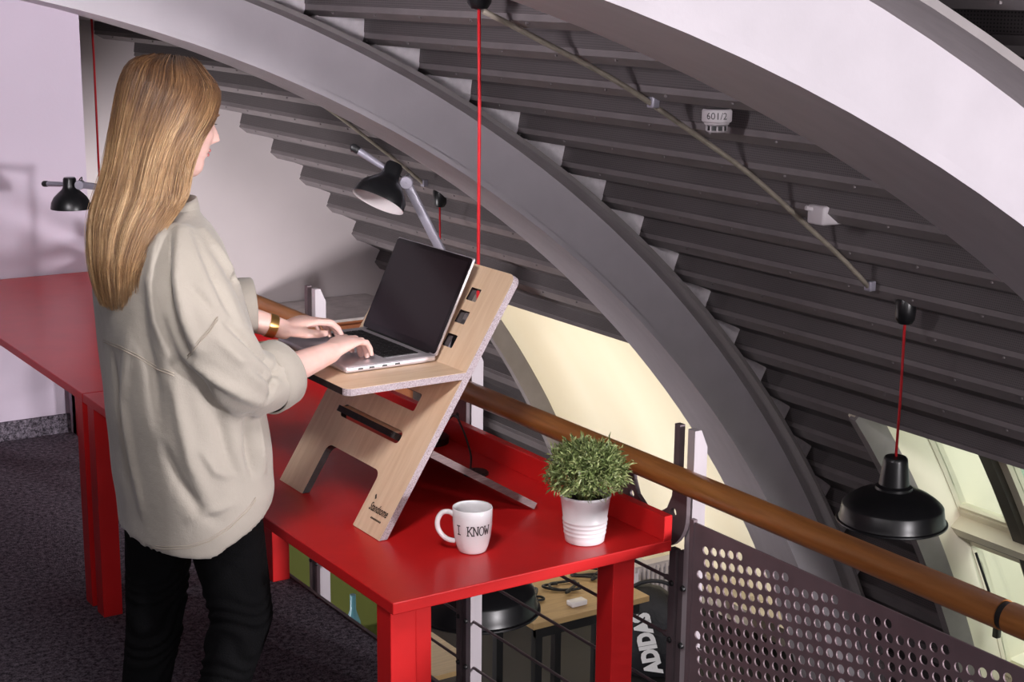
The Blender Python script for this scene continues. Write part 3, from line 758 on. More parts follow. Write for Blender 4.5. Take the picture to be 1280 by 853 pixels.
# ------------------------------------------------------------------ potted plant
pc_ = Vector((2.105, 2.905, HD))
pl = thing('potted_plant', pc_, 'small bushy green plant in a white ridged pot on the red desk', 'potted plant')
prof = [(.001, .002), (.044, .001), (.0465, .003), (.048, .014)]
for k in range(4):
    z = .020+k*.0105; r_ = .0485+k*.0012
    prof += [(r_, z), (r_+.0018, z+.0025), (r_+.0018, z+.005), (r_+.0003, z+.0075)]
prof += [(.0555, .085), (.0595, .110), (.0608, .112), (.0612, .117), (.060, .119), (.0575, .117), (.052, .07), (.050, .05), (.001, .05)]
MB().lathe(prof, pc_, 72).build('pot', POTW, pl, smooth=50)
MB().lathe([(.056, .098), (.04, .103), (.02, .106), (.001, .105)], pc_, 30).build('soil', SOIL, pl, smooth='full')
fo = MB(); stems = MB(); fc = pc_+Vector((0, 0, .172))
for i in range(420):
    u = rng.normal(size=3); u /= np.linalg.norm(u)
    if u[2] < -.55: u[2] = -u[2]
    u = Vector(u); rr = .060+.034*rng.random()**.6
    tip = fc+Vector((u.x*rr*1.06, u.y*rr*1.06, u.z*rr*.80))
    if i % 5 == 0: stems.tube([pc_+Vector((u.x*.02, u.y*.02, .10)), fc+Vector((u.x*.03, u.y*.03, -.02)), tip], .0011, 4)
    for q in range(13):
        d = Vector(rng.normal(size=3)).normalized()*.85+u*.75; d.normalize()
        b0 = tip-u*(.026*rng.random())+Vector(rng.normal(size=3))*.005
        L = .013+.012*rng.random(); w = d.cross(Vector(rng.normal(size=3))).normalized()*(.0017+.0010*rng.random())
        nn = d.cross(w).normalized()*L*.18
        b1 = b0+d*L*.5+nn; b2 = b0+d*L
        fo.add([b0-w*.4, b0+w*.4, b1+w, b2, b1-w], [(0, 1, 2, 4), (4, 2, 3)])
def leaf_mat():
    m = bpy.data.materials.new('grey green leaves'); m.use_nodes = True; nt = m.node_tree; b = nt.nodes['Principled BSDF']
    g = nt.nodes.new('ShaderNodeNewGeometry'); r = nt.nodes.new('ShaderNodeValToRGB')
    r.color_ramp.elements[0].color = (.075, .115, .032, 1); r.color_ramp.elements[1].color = (.36, .40, .17, 1)
    e = r.color_ramp.elements.new(.55); e.color = (.20, .26, .085, 1)
    nt.links.new(g.outputs['Random Per Island'], r.inputs[0]); nt.links.new(r.outputs[0], b.inputs['Base Color']); b.inputs['Roughness'].default_value = .5
    return m
fob = fo.build('foliage', leaf_mat(), pl)
stems.build('stem', material('pale green stems', (.14, .17, .05, 1), .6), pl)

# ------------------------------------------------------------------ desk lamps
def desk_lamp(base, elbow, head, shade_dir, tail_dir, label, s=1.):
    t = thing('desk_lamp', base, label, 'lamp', 'black and grey desk lamps')
    MB().lathe([(.001, .022), (.05, .022), (.055, .018), (.055, .0), (.001, .0)], base, 40).build('base', BLACK, t, smooth=40)
    MB().tube([base+Vector((0, 0, .02)), base+Vector((0, 0, .06))], .012, 16).build('stem', ALU, t, smooth=40)
    def bar(a, b, name, w=.013, h=.010):
        d = (b-a); L = d.length; d.normalize(); x = d.cross(Vector((0, 0, 1))); x = x.normalized() if x.length > .01 else Vector((1, 0, 0)); y = d.cross(x)
        Mx = Matrix(((d.x, x.x, y.x, a.x), (d.y, x.y, y.y, a.y), (d.z, x.z, y.z, a.z), (0, 0, 0, 1)))
        return MB().rbox((0, -h, -w), (L, h, w), .005, 2, Mx).build(name, ALU, t, smooth=30)
    bar(base+Vector((0, 0, .05)), elbow, 'lower_arm'); bar(elbow, head, 'upper_arm')
    for q in (elbow, head):
        MB().lathe([(.001, -.016), (.017, -.016), (.019, -.012), (.019, .012), (.017, .016), (.001, .016)], (0, 0, 0), 24, Matrix.Translation(q) @ Matrix.Rotation(math.radians(57), 4, 'Z') @ Matrix.Rotation(PI/2, 4, 'Y')).build('joint', ALU, t, smooth=40)
    d = shade_dir.normalized()                                          # from neck to rim
    rot = Vector((0, 0, -1)).rotation_difference(d).to_matrix().to_4x4()
    top = head+tail_dir.normalized()*.052*s
    Ms = Matrix.Translation(top) @ rot
    pr = [(.001, .028), (.022, .028), (.026, .022), (.027, -.006), (.031, -.018), (.048, -.034), (.066, -.052), (.076, -.072), (.0795, -.092), (.0795, -.097)]
    MB().lathe([(r*s, z*s) for r, z in pr], (0, 0, 0), 56, Ms).build('lamp_shade', BLACK, t, smooth=40)
    inn = [(.0795, -.097), (.077, -.0965), (.074, -.072), (.060, -.05), (.03, -.032), (.001, -.028)]
    tag(MB().lathe([(r*s, z*s) for r, z in inn], (0, 0, 0), 56, Ms).build('shade_lining', LAMPIN, t, smooth='full'), 'white inside of the shade')
    td = tail_dir.normalized()
    MB().tube([top+td*.02, top+td*.06, top+td*.125*s], [.008, .010, .011], 14).build('tail_handle', ALU, t, smooth=40)
    MB().capsule([top+td*.118*s, top+td*.13*s], [.0125, .0125], 12).build('handle_tip', BLACKP, t, smooth='full')
    sd = (top-head).normalized(); upv = Vector((0, 0, 1))
    loop = [head+(head-top)*.15-upv*.004]+[head+(top-head)*.25*(1-math.cos(a))*.6+upv*.030*math.sin(a)+(head-top)*.35*math.sin(a) for a in np.linspace(.2, PI*.95, 12)]+[top+upv*.012]
    MB().tube(loop, .0022, 6).build('cable', BLACKP, t, smooth='full')
def px(x, y, depth):                       # a point this many metres in front of the lens
    return Vector((0, 0, EYE))+((x-640)/FPX*R2+(y-426.5)/FPX*D2+fw)*depth
base1 = Vector((2.200, 3.80, HD+.0008)); el1 = px(573, 357, 4.66); hd1 = px(508, 228, 4.62)
desk_lamp(base1, el1, hd1, (px(470, 254, 4.60)-px(489, 212, 4.62)), (px(466, 203, 4.62)-px(507, 230, 4.62)), 'black desk lamp above the laptop screen, shade tilted towards the woman')
base2 = Vector((2.19, 6.05, HD+.0008)); el2 = Vector((2.19, 6.02, 1.19)); hd2 = px(100, 231, 6.35)
desk_lamp(base2, el2, hd2, Vector((0, 0, -1)), (px(60, 229, 6.42)-px(100, 230, 6.35)), 'black desk lamp with horizontal arm in front of the pale wall')
# cable and grommet on the desk
gr = Vector((2.157, 3.478, HD))
tag(MB().lathe([(.001, .010), (.030, .009), (.034, .005), (.034, .0)], gr, 30).build('cable_grommet', BLACKP, smooth=True, origin=gr), 'small black round grommet on the desk behind the stand', 'grommet')
cpath = [base1+Vector((-.030, -.062, .012)), Vector((2.215, 3.70, HD+.10)), Vector((2.20, 3.62, HD+.085)), Vector((2.19, 3.56, HD+.03)), Vector((2.16, 3.51, HD+.008)), gr+Vector((0, .01, .011))]
cp = [catmull(np.array([tuple(v) for v in cpath]), t) for t in np.linspace(0, 5, 40)]
tag(MB().tube(cp, .0028, 8).build('lamp_cable', BLACKP, smooth='full', origin=base1), 'thin black cable curving from the lamp to the grommet', 'cable')

# ------------------------------------------------------------------ things on the lower level
ZF = -2.60
tb = thing('work_table', (5.7, 7.9, ZF), 'wooden work table on the lower level seen through the railing', 'table')
MB().box((5.15, 7.62, ZF+.70), (6.05, 8.22, ZF+.74)).build('table_top', TABLEW, tb, bevel=.004)
for (x, y) in ((5.20, 7.67), (5.66, 7.67), (5.20, 8.12), (5.66, 8.12)): MB().box((x, y, ZF), (x+.05, y+.05, ZF+.70)).build('leg', BLACKP, tb)
MB().box((5.2, 7.66, ZF+.62), (6.0, 7.70, ZF+.70)).build('frame_rail', BLACKP, tb); MB().box((5.2, 8.14, ZF+.62), (6.0, 8.18, ZF+.70)).build('frame_rail', BLACKP, tb)
for i, (x, y, lab) in enumerate(((5.34, 7.99, 'tangled black cable on the wooden table, nearest the pendant lamp'), (5.64, 8.0, 'tangled black cable in the middle of the wooden table'), (5.93, 8.10, 'black cable heap at the far end of the wooden table'))):
    P = [np.array((x+.09*math.cos(a*1.9+i)+.012*a-.05, y+.09*math.sin(a*1.3+i), ZF+.753+.006*(k % 3))) for k, a in enumerate(np.linspace(0, 9, 16))]
    c = MB().tube([catmull(np.array(P), t_) for t_ in np.linspace(0, 15, 90)], .009, 6)
    tag(c.build('cable', BLACKP, smooth='full', origin=(x, y, ZF+.74)), lab, 'cable', 'cables on the lower table')
for i, (x, y, m_, lab) in enumerate(((5.56, 7.74, WHITE, 'white plug adapter among the cables on the wooden table'), (5.86, 7.72, BLACKP, 'black power adapter among the cables on the wooden table'))):
    tag(MB().rbox((x-.06, y-.035, ZF+.74), (x+.06, y+.035, ZF+.775), .008).build('power_adapter', m_, smooth=30, origin=(x, y, ZF+.74)), lab, 'adapter')
# sports bag leaning by the table
bg = thing('sports_bag', (6.45, 8.05, ZF), 'black sports bag with white ADIDAS lettering on the lower floor', 'bag')
bagm = MB()
rings = []
bx = Vector((6.39, 7.98, ZF))
ax = Vector((rt.x, rt.y, 0)); vw = Vector((fw.x, fw.y, 0)).normalized()
for (h, w, d, off) in ((0, .16, .12, 0), (.03, .22, .15, 0), (.2, .245, .16, 0), (.40, .235, .15, -.02), (.52, .19, .12, -.05), (.60, .12, .07, -.08), (.62, .05, .03, -.09)):
    rings.append([bx+ax*(w*math.copysign(abs(math.cos(a))**.7, math.cos(a))+off)+vw*(d*math.copysign(abs(math.sin(a))**.7, math.sin(a)))+Vector((0, 0, h)) for a in np.linspace(0, 2*PI, 32, endpoint=False)])
BAGM = material('black nylon', (.010, .010, .013, 1), .6, bump=(40, .4))
bagm.loft(rings).build('body', BAGM, bg, smooth='full')
MB().tube([bx+ax*(-.02+.2*math.cos(a))-vw*.02+Vector((0, 0, .50+.16*math.sin(a))) for a in np.linspace(.1, PI-.1, 18)], .014, 8).build('strap', BAGM, bg, smooth='full')
vs, fs = text_mesh('ADIDAS', .17, offset=.011)
Rt = math.radians(101)
MB().add([bx+ax*(-.06+v.x*math.cos(Rt)*.95-v.y*math.sin(Rt)*.9)+Vector((0, 0, .27+v.x*math.sin(Rt)*.72+v.y*math.cos(Rt)*.9))-vw*(.172-.0*abs(v.x)) for v in vs], fs).build('lettering', material('white print', (.8, .8, .8, 1), .6), bg)
# radiator
rd = thing('radiator', (6.78, 8.37, ZF), 'white ribbed radiator on the lower level beside the sports bag', 'radiator')
rb = MB()
for k in range(14): rb.rbox((6.50+k*.04, 8.32, ZF+.08), (6.53+k*.04, 8.42, ZF+.60), .012, 2)
rb.build('ribs', PLAST, rd, smooth=30); MB().box((6.48, 8.33, ZF+.04), (7.07, 8.41, ZF+.09)).build('header_pipe', PLAST, rd); MB().box((6.48, 8.33, ZF+.57), (7.07, 8.41, ZF+.615)).build('header_pipe', PLAST, rd)
# green board, bottle, blue crate, paper roll under the gallery edge
gb = thing('pin_board', (4.1, 8.5, ZF), 'olive green board with pale frame standing below the gallery edge', 'board')
MB().box((3.80, 8.50, ZF), (4.62, 8.53, ZF+1.35)).build('board', GREEN, gb)
MB().box((3.74, 8.485, ZF), (3.80, 8.54, ZF+1.40)).box((3.74, 8.485, ZF+1.35), (4.66, 8.54, ZF+1.41)).build('frame', TABLEW, gb)
bp_ = Vector((3.87, 7.55, ZF+.79))
tag(MB().lathe([(.001, 0), (.05, 0), (.052, .02), (.052, .22), (.042, .28), (.018, .35), (.017, .44), (.001, .44)], bp_, 24).build('bottle', material('teal bottle glass', (.10, .26, .30, 1), .2), smooth=40, origin=bp_), 'teal bottle standing on the low side table in front of the green board', 'bottle')
bt = thing('side_table', (4.05, 7.45, ZF), 'low brown wooden side table below the near desk corner', 'table')
MB().box((3.70, 7.20, ZF+.76), (4.50, 7.75, ZF+.79)).build('table_top', TABLEW, bt)
for (x, y) in ((3.72, 7.22), (4.45, 7.22), (3.72, 7.7), (4.45, 7.7)): MB().box((x, y, ZF), (x+.03, y+.03, ZF+.76)).build('leg', TABLEW, bt)
pp = MB()
for k in range(3): pp.lathe([(.001, 0), (.035, 0), (.035, .2), (.001, .2)], (0, 0, 0), 14, Matrix.Translation((4.02, 7.44+k*.06, ZF+.828+.02*(k == 1))) @ Matrix.Rotation(PI/2, 4, 'Y') @ Matrix.Rotation(.3*k, 4, 'X'))
tag(pp.build('paper_rolls', PLAST, smooth=40, origin=(4.1, 7.5, ZF+.79)), 'pale crumpled paper rolls on the low side table', 'paper', kind='stuff')
cr = MB().box((4.55, 7.0, ZF), (5.1, 7.35, ZF+.02))
for (lo, hi) in (((4.55, 7.0, ZF), (5.1, 7.02, ZF+.42)), ((4.55, 7.33, ZF), (5.1, 7.35, ZF+.42)), ((4.55, 7.0, ZF), (4.57, 7.35, ZF+.42)), ((5.08, 7.0, ZF), (5.1, 7.35, ZF+.42))): cr.box(lo, hi)
cr.box((4.53, 6.98, ZF+.38), (5.12, 7.02, ZF+.42)).box((4.53, 7.33, ZF+.38), (5.12, 7.37, ZF+.42))
tag(cr.build('storage_crate', BLUE, origin=(4.8, 7.2, ZF)), 'blue plastic crate on the lower floor beneath the pendant lamp', 'crate')
# loose cables on the lower floor
for i, (x, y, lab) in enumerate(((4.40, 6.25, 'black cable loop on the dark lower floor, left'), (5.15, 6.45, 'black cable loop on the dark lower floor, right'))):
    P = np.array([(x+.2*math.cos(a)+.02*a, y+.16*math.sin(a*1.1), ZF+.012) for a in np.linspace(0, 8, 14)])
    tag(MB().tube([catmull(P, t_) for t_ in np.linspace(0, 13, 70)], .012, 6).build('cable', BLACKP, smooth='full', origin=(x, y, ZF)), lab, 'cable')
# low cabinet against the grey wall beyond the railing
cb = thing('low_cabinet', (5.75, 10.7, ZF), 'orange brown cabinet with grey top against the grey wall', 'cabinet')
MB().box((4.7, 10.34, -.47), (5.86, 11.13, -.45)).build('worktop', GREYTOP, cb)
MB().box((4.71, 10.36, ZF), (5.85, 11.12, -.47)).build('body', ORANGE, cb)
for k in range(3): MB().box((4.75+k*.37, 10.345, -2.3), (5.08+k*.37, 10.36, -.50)).build('door', ORANGE, cb)

# ------------------------------------------------------------------ the woman at the laptop
W0 = Vector((1.285, 3.33, 0))
person = thing('person', (1.25, 3.33, 0), 'woman with long blond hair in a loose beige shirt typing at the laptop', 'person')
HO = Vector((1.286, 3.33, 1.603)); HP = math.radians(13)
HR = Matrix.Rotation(HP, 4, 'Y')
def hloc(x, y, z):
    v = Vector((x, y, z-.12)); v = HR @ v
    return HO+Vector((v.x, v.y, v.z+.12))
body = MB()
# head: stacked profile rings (front xf, back xb, half width w)
Z = [.000, .008, .020, .034, .046, .054, .060, .066, .074, .082, .092, .102, .114, .126, .138, .150, .165, .180, .195, .207, .217, .224]
XF = [.064, .076, .083, .084, .082, .087, .084, .089, .087, .089, .090, .090, .088, .084, .089, .093, .0925, .088, .078, .063, .043, .012]
XB = [.020, .000, -.020, -.036, -.048, -.056, -.061, -.066, -.072, -.077, -.083, -.088, -.093, -.097, -.100, -.101, -.100, -.096, -.087, -.074, -.056, -.020]
WD = [.018, .032, .043, .051, .055, .058, .060, .062, .064, .066, .068, .069, .071, .072, .0735, .0745, .0745, .072, .066, .057, .044, .016]
def face_rings(nz=90, na=72):
    rings = []
    for zz in np.linspace(Z[0], Z[-1], nz):
        xf, xb, w = np.interp(zz, Z, XF), np.interp(zz, Z, XB), np.interp(zz, Z, WD)
        mid = (xf+xb)/2-.004; ring = []
        for k in range(na):
            a = 2*PI*k/na; c, s_ = math.cos(a), math.sin(a)
            e = .86 if c > 0 else 1.
            x = mid+(xf-mid if c > 0 else mid-xb)*math.copysign(abs(c)**e, c); y = w*math.copysign(abs(s_)**.92, s_)
            if c > 0:
                nose = np.interp(zz, [.076, .083, .090, .098, .112, .126, .138, .146], [0, .012, .0265, .0235, .0165, .010, .005, 0])
                sg = np.interp(zz, [.08, .09, .11, .14], [.0125, .0110, .0085, .008])
                x += nose*math.exp(-(y/sg)**2)
                x += .007*math.exp(-((abs(y)-.012)/.006)**2-((zz-.086)/.006)**2)       # nostril wings
                x -= .011*math.exp(-((abs(y)-.031)/.013)**2-((zz-.127)/.012)**2)       # eye sockets
                x += .004*math.exp(-((abs(y)-.030)/.018)**2-((zz-.144)/.007)**2)       # brow
                x += .0045*math.exp(-(y/.020)**2)*(math.exp(-((zz-.067)/.0042)**2)+math.exp(-((zz-.0555)/.0045)**2))
                x -= .0035*math.exp(-(y/.022)**2-((zz-.0612)/.0018)**2)
                x += .004*math.exp(-((abs(y)-.042)/.016)**2-((zz-.100)/.018)**2)       # cheeks
            ring.append(hloc(x, y, zz))
        rings.append(ring)
    return rings
body.loft(face_rings())
for s_ in (-1, 1):                                                        # ears
    body.capsule([hloc(-.012, s_*.070, .088), hloc(-.018, s_*.078, .105), hloc(-.020, s_*.079, .125)], [.008, .011, .013], 10)
body.capsule([hloc(-.028, 0, .06), HO+Vector((-.045, 0, -.03)), Vector((1.228, 3.33, 1.50)), Vector((1.225, 3.33, 1.44))], [.052, .050, .056, .07], 20)
def ring(cx, cy, z, b, a, n=36, p=.85): return [Vector((cx+b*math.copysign(abs(math.cos(t))**p, math.cos(t)), cy+a*math.copysign(abs(math.sin(t))**p, math.sin(t)), z)) for t in np.linspace(0, 2*PI, n, endpoint=False)]
body.loft([ring(*q) for q in ((1.235, 3.33, 1.52, .045, .06), (1.23, 3.33, 1.485, .06, .11), (1.235, 3.33, 1.45, .080, .150), (1.245, 3.33, 1.38, .095, .155), (1.26, 3.33, 1.28, .105, .15), (1.275, 3.33, 1.16, .09, .125), (1.285, 3.33, 1.05, .10, .145), (1.29, 3.33, .95, .115, .165), (1.29, 3.33, .88, .11, .16), (1.29, 3.33, .84, .07, .10))])
# arms: shoulder > elbow > wrist
RW_ = Vector((1.622, 3.262, 1.173)); LW_ = Vector((1.615, 3.500, 1.183))
body.capsule([(1.235, 3.19, 1.44), (1.268, 3.145, 1.31), (1.345, 3.105, 1.165), (1.45, 3.165, 1.165), (1.55, 3.225, 1.168), RW_], [.030, .032, .033, .038, .031, .0255], 18)
body.capsule([(1.235, 3.495, 1.45), (1.28, 3.545, 1.33), (1.345, 3.565, 1.235), (1.45, 3.535, 1.235), (1.55, 3.51, 1.208), LW_], [.036, .036, .034, .036, .030, .0245], 18)
def hand(wrist, fwd, side, curl, drop, thumb_side):
    """palm, four unequal bent fingers, thumb leaving the side of the palm"""
    f = Vector(fwd).normalized(); s_ = Vector((-f.y, f.x, 0)).normalized()*thumb_side      # s_ points to the thumb side
    up_ = f.cross(s_) if f.cross(s_).z > 0 else -f.cross(s_)
    def P(a, b, c): return wrist+f*a+s_*b+up_*c
    palm = []
    for a, hw, th_, c in ((-.010, .024, .0190, 0), (.012, .029, .0170, .002), (.035, .036, .0155, .006), (.060, .041, .0140, .009), (.078, .041, .0122, .008), (.088, .037, .0085, .005)):
        palm.append([P(a, hw*math.cos(t), c+th_*math.sin(t)) for t in np.linspace(0, 2*PI, 24, endpoint=False)])
    body.loft(palm)
    tips = []
    for k, (b, l1, l2, l3, r) in enumerate(((.0300, .040, .026, .020, .0088), (.0102, .044, .029, .022, .0090), (-.0100, .041, .027, .021, .0086), (-.0288, .033, .021, .018, .0077))):
        a0 = math.radians(drop+k*2-3); c1 = math.radians(curl[k]); p0 = P(.062, b*.93, .006); p1 = P(.083-.004*abs(k-1), b, .0085)
        ang = -a0; p2 = p1+(f*math.cos(ang)+up_*math.sin(ang))*l1+s_*b*.12
        ang -= c1; p3 = p2+(f*math.cos(ang)+up_*math.sin(ang))*l2
        ang -= c1*.6; p4 = p3+(f*math.cos(ang)+up_*math.sin(ang))*l3
        body.capsule([p0, p1, (p1+p2)/2, p2, (p2+p3)/2, p3, p4], [r*1.05, r*1.12, r, r*1.06, r*.94, r*.97, r*.80], 12)
        tips.append((p4, (p4-p3).normalized(), r*.8, up_))
    t0 = P(.012, .020, -.004); t1 = P(.036, .044, -.010); t2 = P(.066, .052, -.016); t3 = P(.090, .046, -.020)
    body.capsule([t0, t1, t2, t3], [.0145, .0128, .0102, .0082], 12)
    tips.append((t3, (t3-t2).normalized(), .0082, up_))
    return tips
tips = hand(RW_, (.86, .50, .06), -1, (38, 42, 40, 34), 14, 1)
tips += hand(LW_, (.985, .17, .05), 1, (30, 34, 34, 30), 16, -1)
# legs and feet inside the jeans
RL = [(1.315, 3.245, .93), (1.335, 3.215, .76), (1.352, 3.195, .60), (1.315, 3.205, .46), (1.262, 3.215, .28), (1.215, 3.225, .12)]
LLg = [(1.272, 3.415, .93), (1.248, 3.422, .74), (1.232, 3.430, .52), (1.207, 3.436, .38), (1.185, 3.442, .24), (1.165, 3.448, .09)]
body.capsule(RL, [.085, .070, .055, .048, .040, .032], 18); body.capsule(LLg, [.085, .070, .054, .048, .040, .032], 18)
body.capsule([(1.205, 3.225, .10), (1.25, 3.218, .055), (1.33, 3.21, .028)], [.034, .032, .022], 14)
body.capsule([(1.150, 3.448, .045), (1.21, 3.445, .05), (1.33, 3.438, .026)], [.032, .032, .022], 14)
bme = remeshed(body, .0030, 3, .5)
link('body', bme, SKIN, person, smooth='full')
# nails
nl = MB()
for (p, d, r, u) in tips:
    n_ = (u-d*u.dot(d)).normalized(); q = p+n_*r*.80+d*r*.35; s_ = d.cross(n_)
    nl.add([q+d*.006*math.cos(a)+s_*.0048*math.sin(a)+n_*(.0010-.0016*math.sin(a)**2) for a in np.linspace(0, 2*PI, 12, endpoint=False)], [tuple(range(12))])
nl.build('fingernails', material('pale pink nails', (.80, .50, .46, 1), .25), person)
# eyes, lashes, brows, lips
EYEW = material('eye white', (.75, .72, .70, 1), .2); LASH = material('dark lashes', (.03, .018, .014, 1), .7); LIPS = material('pink lips', (.58, .20, .19, 1), .45); BROW = material('light brown brows', (.20, .11, .06, 1), .8)
ey, la, br_ = MB(), MB(), MB()
for s_ in (-1, 1):
    c = hloc(.0675, s_*.031, .1265)
    bm = bmesh.new(); bmesh.ops.create_uvsphere(bm, u_segments=20, v_segments=12, radius=.0118); ey.bm(bm, Matrix.Translation(c))
    for k in range(16):
        f_ = k/15; yy = s_*(.019+.026*f_); x0 = .0795-.0065*(2*f_-.8)**2
        la.tube([hloc(x0-.001, yy, .1265-.002*abs(2*f_-1)), hloc(x0+.0055, yy+s_*.0015*f_, .1245), hloc(x0+.0085, yy+s_*.003*f_, .1262)], [.0007, .0005, .0002], 4)
        yb = s_*(.014+.034*f_); br_.tube([hloc(.0925-.011*f_*f_-.0004, yb, .1415+.004*math.sin(PI*f_*.8)), hloc(.0925-.013*(f_+.1)**2, yb+s_*.004, .1440+.004*math.sin(PI*f_*.8))], [.0011, .0006], 5)
ir = MB()
for s_ in (-1, 1):
    c = hloc(.0675, s_*.031, .1265); d = (hloc(.0790, s_*.0305, .1215)-c).normalized(); q = Vector((0, 0, 1)).rotation_difference(d).to_matrix().to_4x4()
    MB().lathe([(.0058, .0104), (.0030, .0118), (.001, .0121)], (0, 0, 0), 20, Matrix.Translation(c) @ q).build('iris', material('brown iris', (.06, .03, .015, 1), .2), person, smooth='full')
ey.build('eye', EYEW, person, smooth='full'); la.build('eyelashes', LASH, person); br_.build('eyebrow', BROW, person)
lp = MB()
for (zc, th_, xx) in ((.0660, .0042, .0915), (.0560, .0044, .0895)):
    P = [hloc(xx+.0018*math.cos(a*PI/2)-.0085*a*a, .0195*a, zc-.001*abs(a)) for a in np.linspace(-1, 1, 15)]
    lp.tube(P, [max(.0006, th_*(1-abs(a)**2.2)) for a in np.linspace(-1, 1, 15)], 10)
lp.build('lips', LIPS, person, smooth='full')

# shirt --------------------------------------------------------------
sb = MB()
def hem_z(t):
    # t: angle of the ring, 0 = front (+X), pi = back
    fr = (1+math.cos(t))/2
    return .785+.105*max(0., (fr-.38)/.62)**.8
SR = [(1.262, 1.532, .066, .066), (1.252, 1.517, .078, .092), (1.245, 1.50, .095, .150), (1.243, 1.465, .116, .192), (1.246, 1.41, .134, .214), (1.256, 1.34, .148, .222), (1.268, 1.26, .156, .228), (1.279, 1.16, .160, .234), (1.288, 1.06, .162, .239), (1.295, .98, .163, .242), (1.300, .90, .163, .243)]
rings = [ring(cx, 3.33, z, b, a, 64, .88) for cx, z, b, a in SR]
ts = np.linspace(0, 2*PI, 64, endpoint=False)
for f_ in (.4, .75, 1.0):
    base = ring(1.302, 3.33, 0, .162-.006*f_, .242-.008*f_, 64, .88)
    rings.append([Vector((p.x, p.y, .90+(hem_z(t)-.90)*f_)) for p, t in zip(base, ts)])
rings.append([Vector((1.30+(p.x-1.30)*.9, 3.33+(p.y-3.33)*.9, p.z+.004)) for p in rings[-1]])
rings.append([Vector((1.30+(p.x-1.30)*.5, 3.33+(p.y-3.33)*.5, .90)) for p in rings[-1]])
sb.loft(rings)
# right sleeve (near) and left sleeve (far): dropped shoulders, pushed-up wide cuffs
def sleeve(P, Rr, flat=1.0):
    pts = [catmull(np.array(P), t) for t in np.linspace(0, len(P)-1, 26)]; rs = [float(catmull(np.array([[r] for r in Rr]), t)[0]) for t in np.linspace(0, len(P)-1, 26)]
    pts = [Vector(p) for p in pts]; a_ = (pts[0]-pts[1]).normalized()
    sb.tube([pts[0]+a_*rs[0]*math.sin(math.radians(q)) for q in (80, 55, 28)]+pts, [rs[0]*math.cos(math.radians(q)) for q in (80, 55, 28)]+rs, 28)
sleeve([(1.232, 3.195, 1.455), (1.248, 3.138, 1.36), (1.282, 3.110, 1.25), (1.335, 3.115, 1.172), (1.415, 3.147, 1.160)], [.062, .078, .082, .079, .071])
sleeve([(1.235, 3.465, 1.455), (1.275, 3.535, 1.37), (1.335, 3.565, 1.29), (1.415, 3.552, 1.260), (1.490, 3.525, 1.253)], [.062, .080, .080, .073, .064])
sme = remeshed(sb, .006, 5, .5)
n = len(sme.vertices); co_ = np.empty(n*3); sme.vertices.foreach_get('co', co_); co_ = co_.reshape(-1, 3)
no = np.empty(n*3); sme.vertices.foreach_get('normal', no); no = no.reshape(-1, 3)
tri = BVHTree.FromPolygons([tuple(c) for c in co_], [tuple(p.vertices) for p in sme.polygons])
camo = Vector((0, 0, EYE))
def surf(x, y):                                # point of the shirt along a sight line of the photograph
    d = ((x-640)/FPX*R2+(y-426.5)/FPX*D2+fw).normalized(); h = tri.ray_cast(camo, d)
    return h[0], h[1]
def polyline(px_list, step=4):
    out = []
    for (a, b) in zip(px_list[:-1], px_list[1:]):
        m = max(2, int(math.hypot(b[0]-a[0], b[1]-a[1])/step))
        for i in range(m):
            q = surf(a[0]+(b[0]-a[0])*i/m, a[1]+(b[1]-a[1])*i/m)
            if q[0] is not None: out.append((q[0], q[1]))
    return out
disp = np.zeros(n)
def fold(px_list, w, amp):
    P = np.array([tuple(q[0]) for q in polyline(px_list, 5)])
    if len(P) < 2: return
    m = len(P); env = np.sin(np.linspace(.12, PI-.12, m))**.6
    lo, hi = P.min(0)-4*w, P.max(0)+4*w
    idx = np.where(np.all((co_ > lo) & (co_ < hi), axis=1))[0]
    if len(idx) == 0: return
    d2 = ((co_[idx][:, None, :]-P[None])**2).sum(2); j = d2.argmin(1)
    disp[idx] += 1.4*amp*env[j]*np.exp(-d2[np.arange(len(idx)), j]/w**2)
# (photo sight lines, width, depth): valleys negative, ridges positive
for f_ in [([(212, 285), (206, 330), (210, 380), (225, 425), (236, 448)], .012, -.022), ([(222, 300), (222, 350), (232, 400), (248, 440)], .014, .012),
           ([(196, 300), (190, 350), (196, 400), (212, 450)], .016, .012), ([(176, 370), (178, 420), (190, 470), (200, 540)], .018, -.010),
           ([(244, 290), (262, 330), (280, 370), (300, 410)], .014, -.010), ([(258, 288), (282, 330), (304, 372)], .012, .010),
           ([(280, 400), (310, 425), (345, 462), (362, 480)], .011, -.014), ([(275, 425), (305, 455), (340, 490)], .012, .009),
           ([(240, 455), (275, 478), (310, 498), (335, 510)], .013, .010), ([(228, 455), (250, 480), (272, 520), (285, 570), (300, 610)], .016, -.012),
           ([(215, 470), (225, 520), (240, 580), (262, 630)], .016, .010), ([(205, 560), (222, 600), (250, 640), (280, 655)], .014, -.008),
           ([(250, 560), (270, 590), (300, 600)], .010, .007), ([(310, 520), (312, 560), (318, 600)], .012, -.014), ([(322, 522), (325, 560), (330, 600)], .012, .010),
           ([(160, 420), (155, 500), (165, 580), (180, 650)], .016, .008), ([(140, 440), (150, 520), (160, 600)], .014, -.008),
           ([(285, 345), (300, 352), (315, 372)], .009, -.012), ([(240, 360), (262, 385), (272, 402)], .010, -.006), ([(236, 650), (262, 640), (296, 628)], .010, .006),
           ([(300, 455), (330, 470), (352, 492)], .010, -.008), ([(352, 440), (345, 470), (336, 505)], .008, -.010)]: fold(*f_)
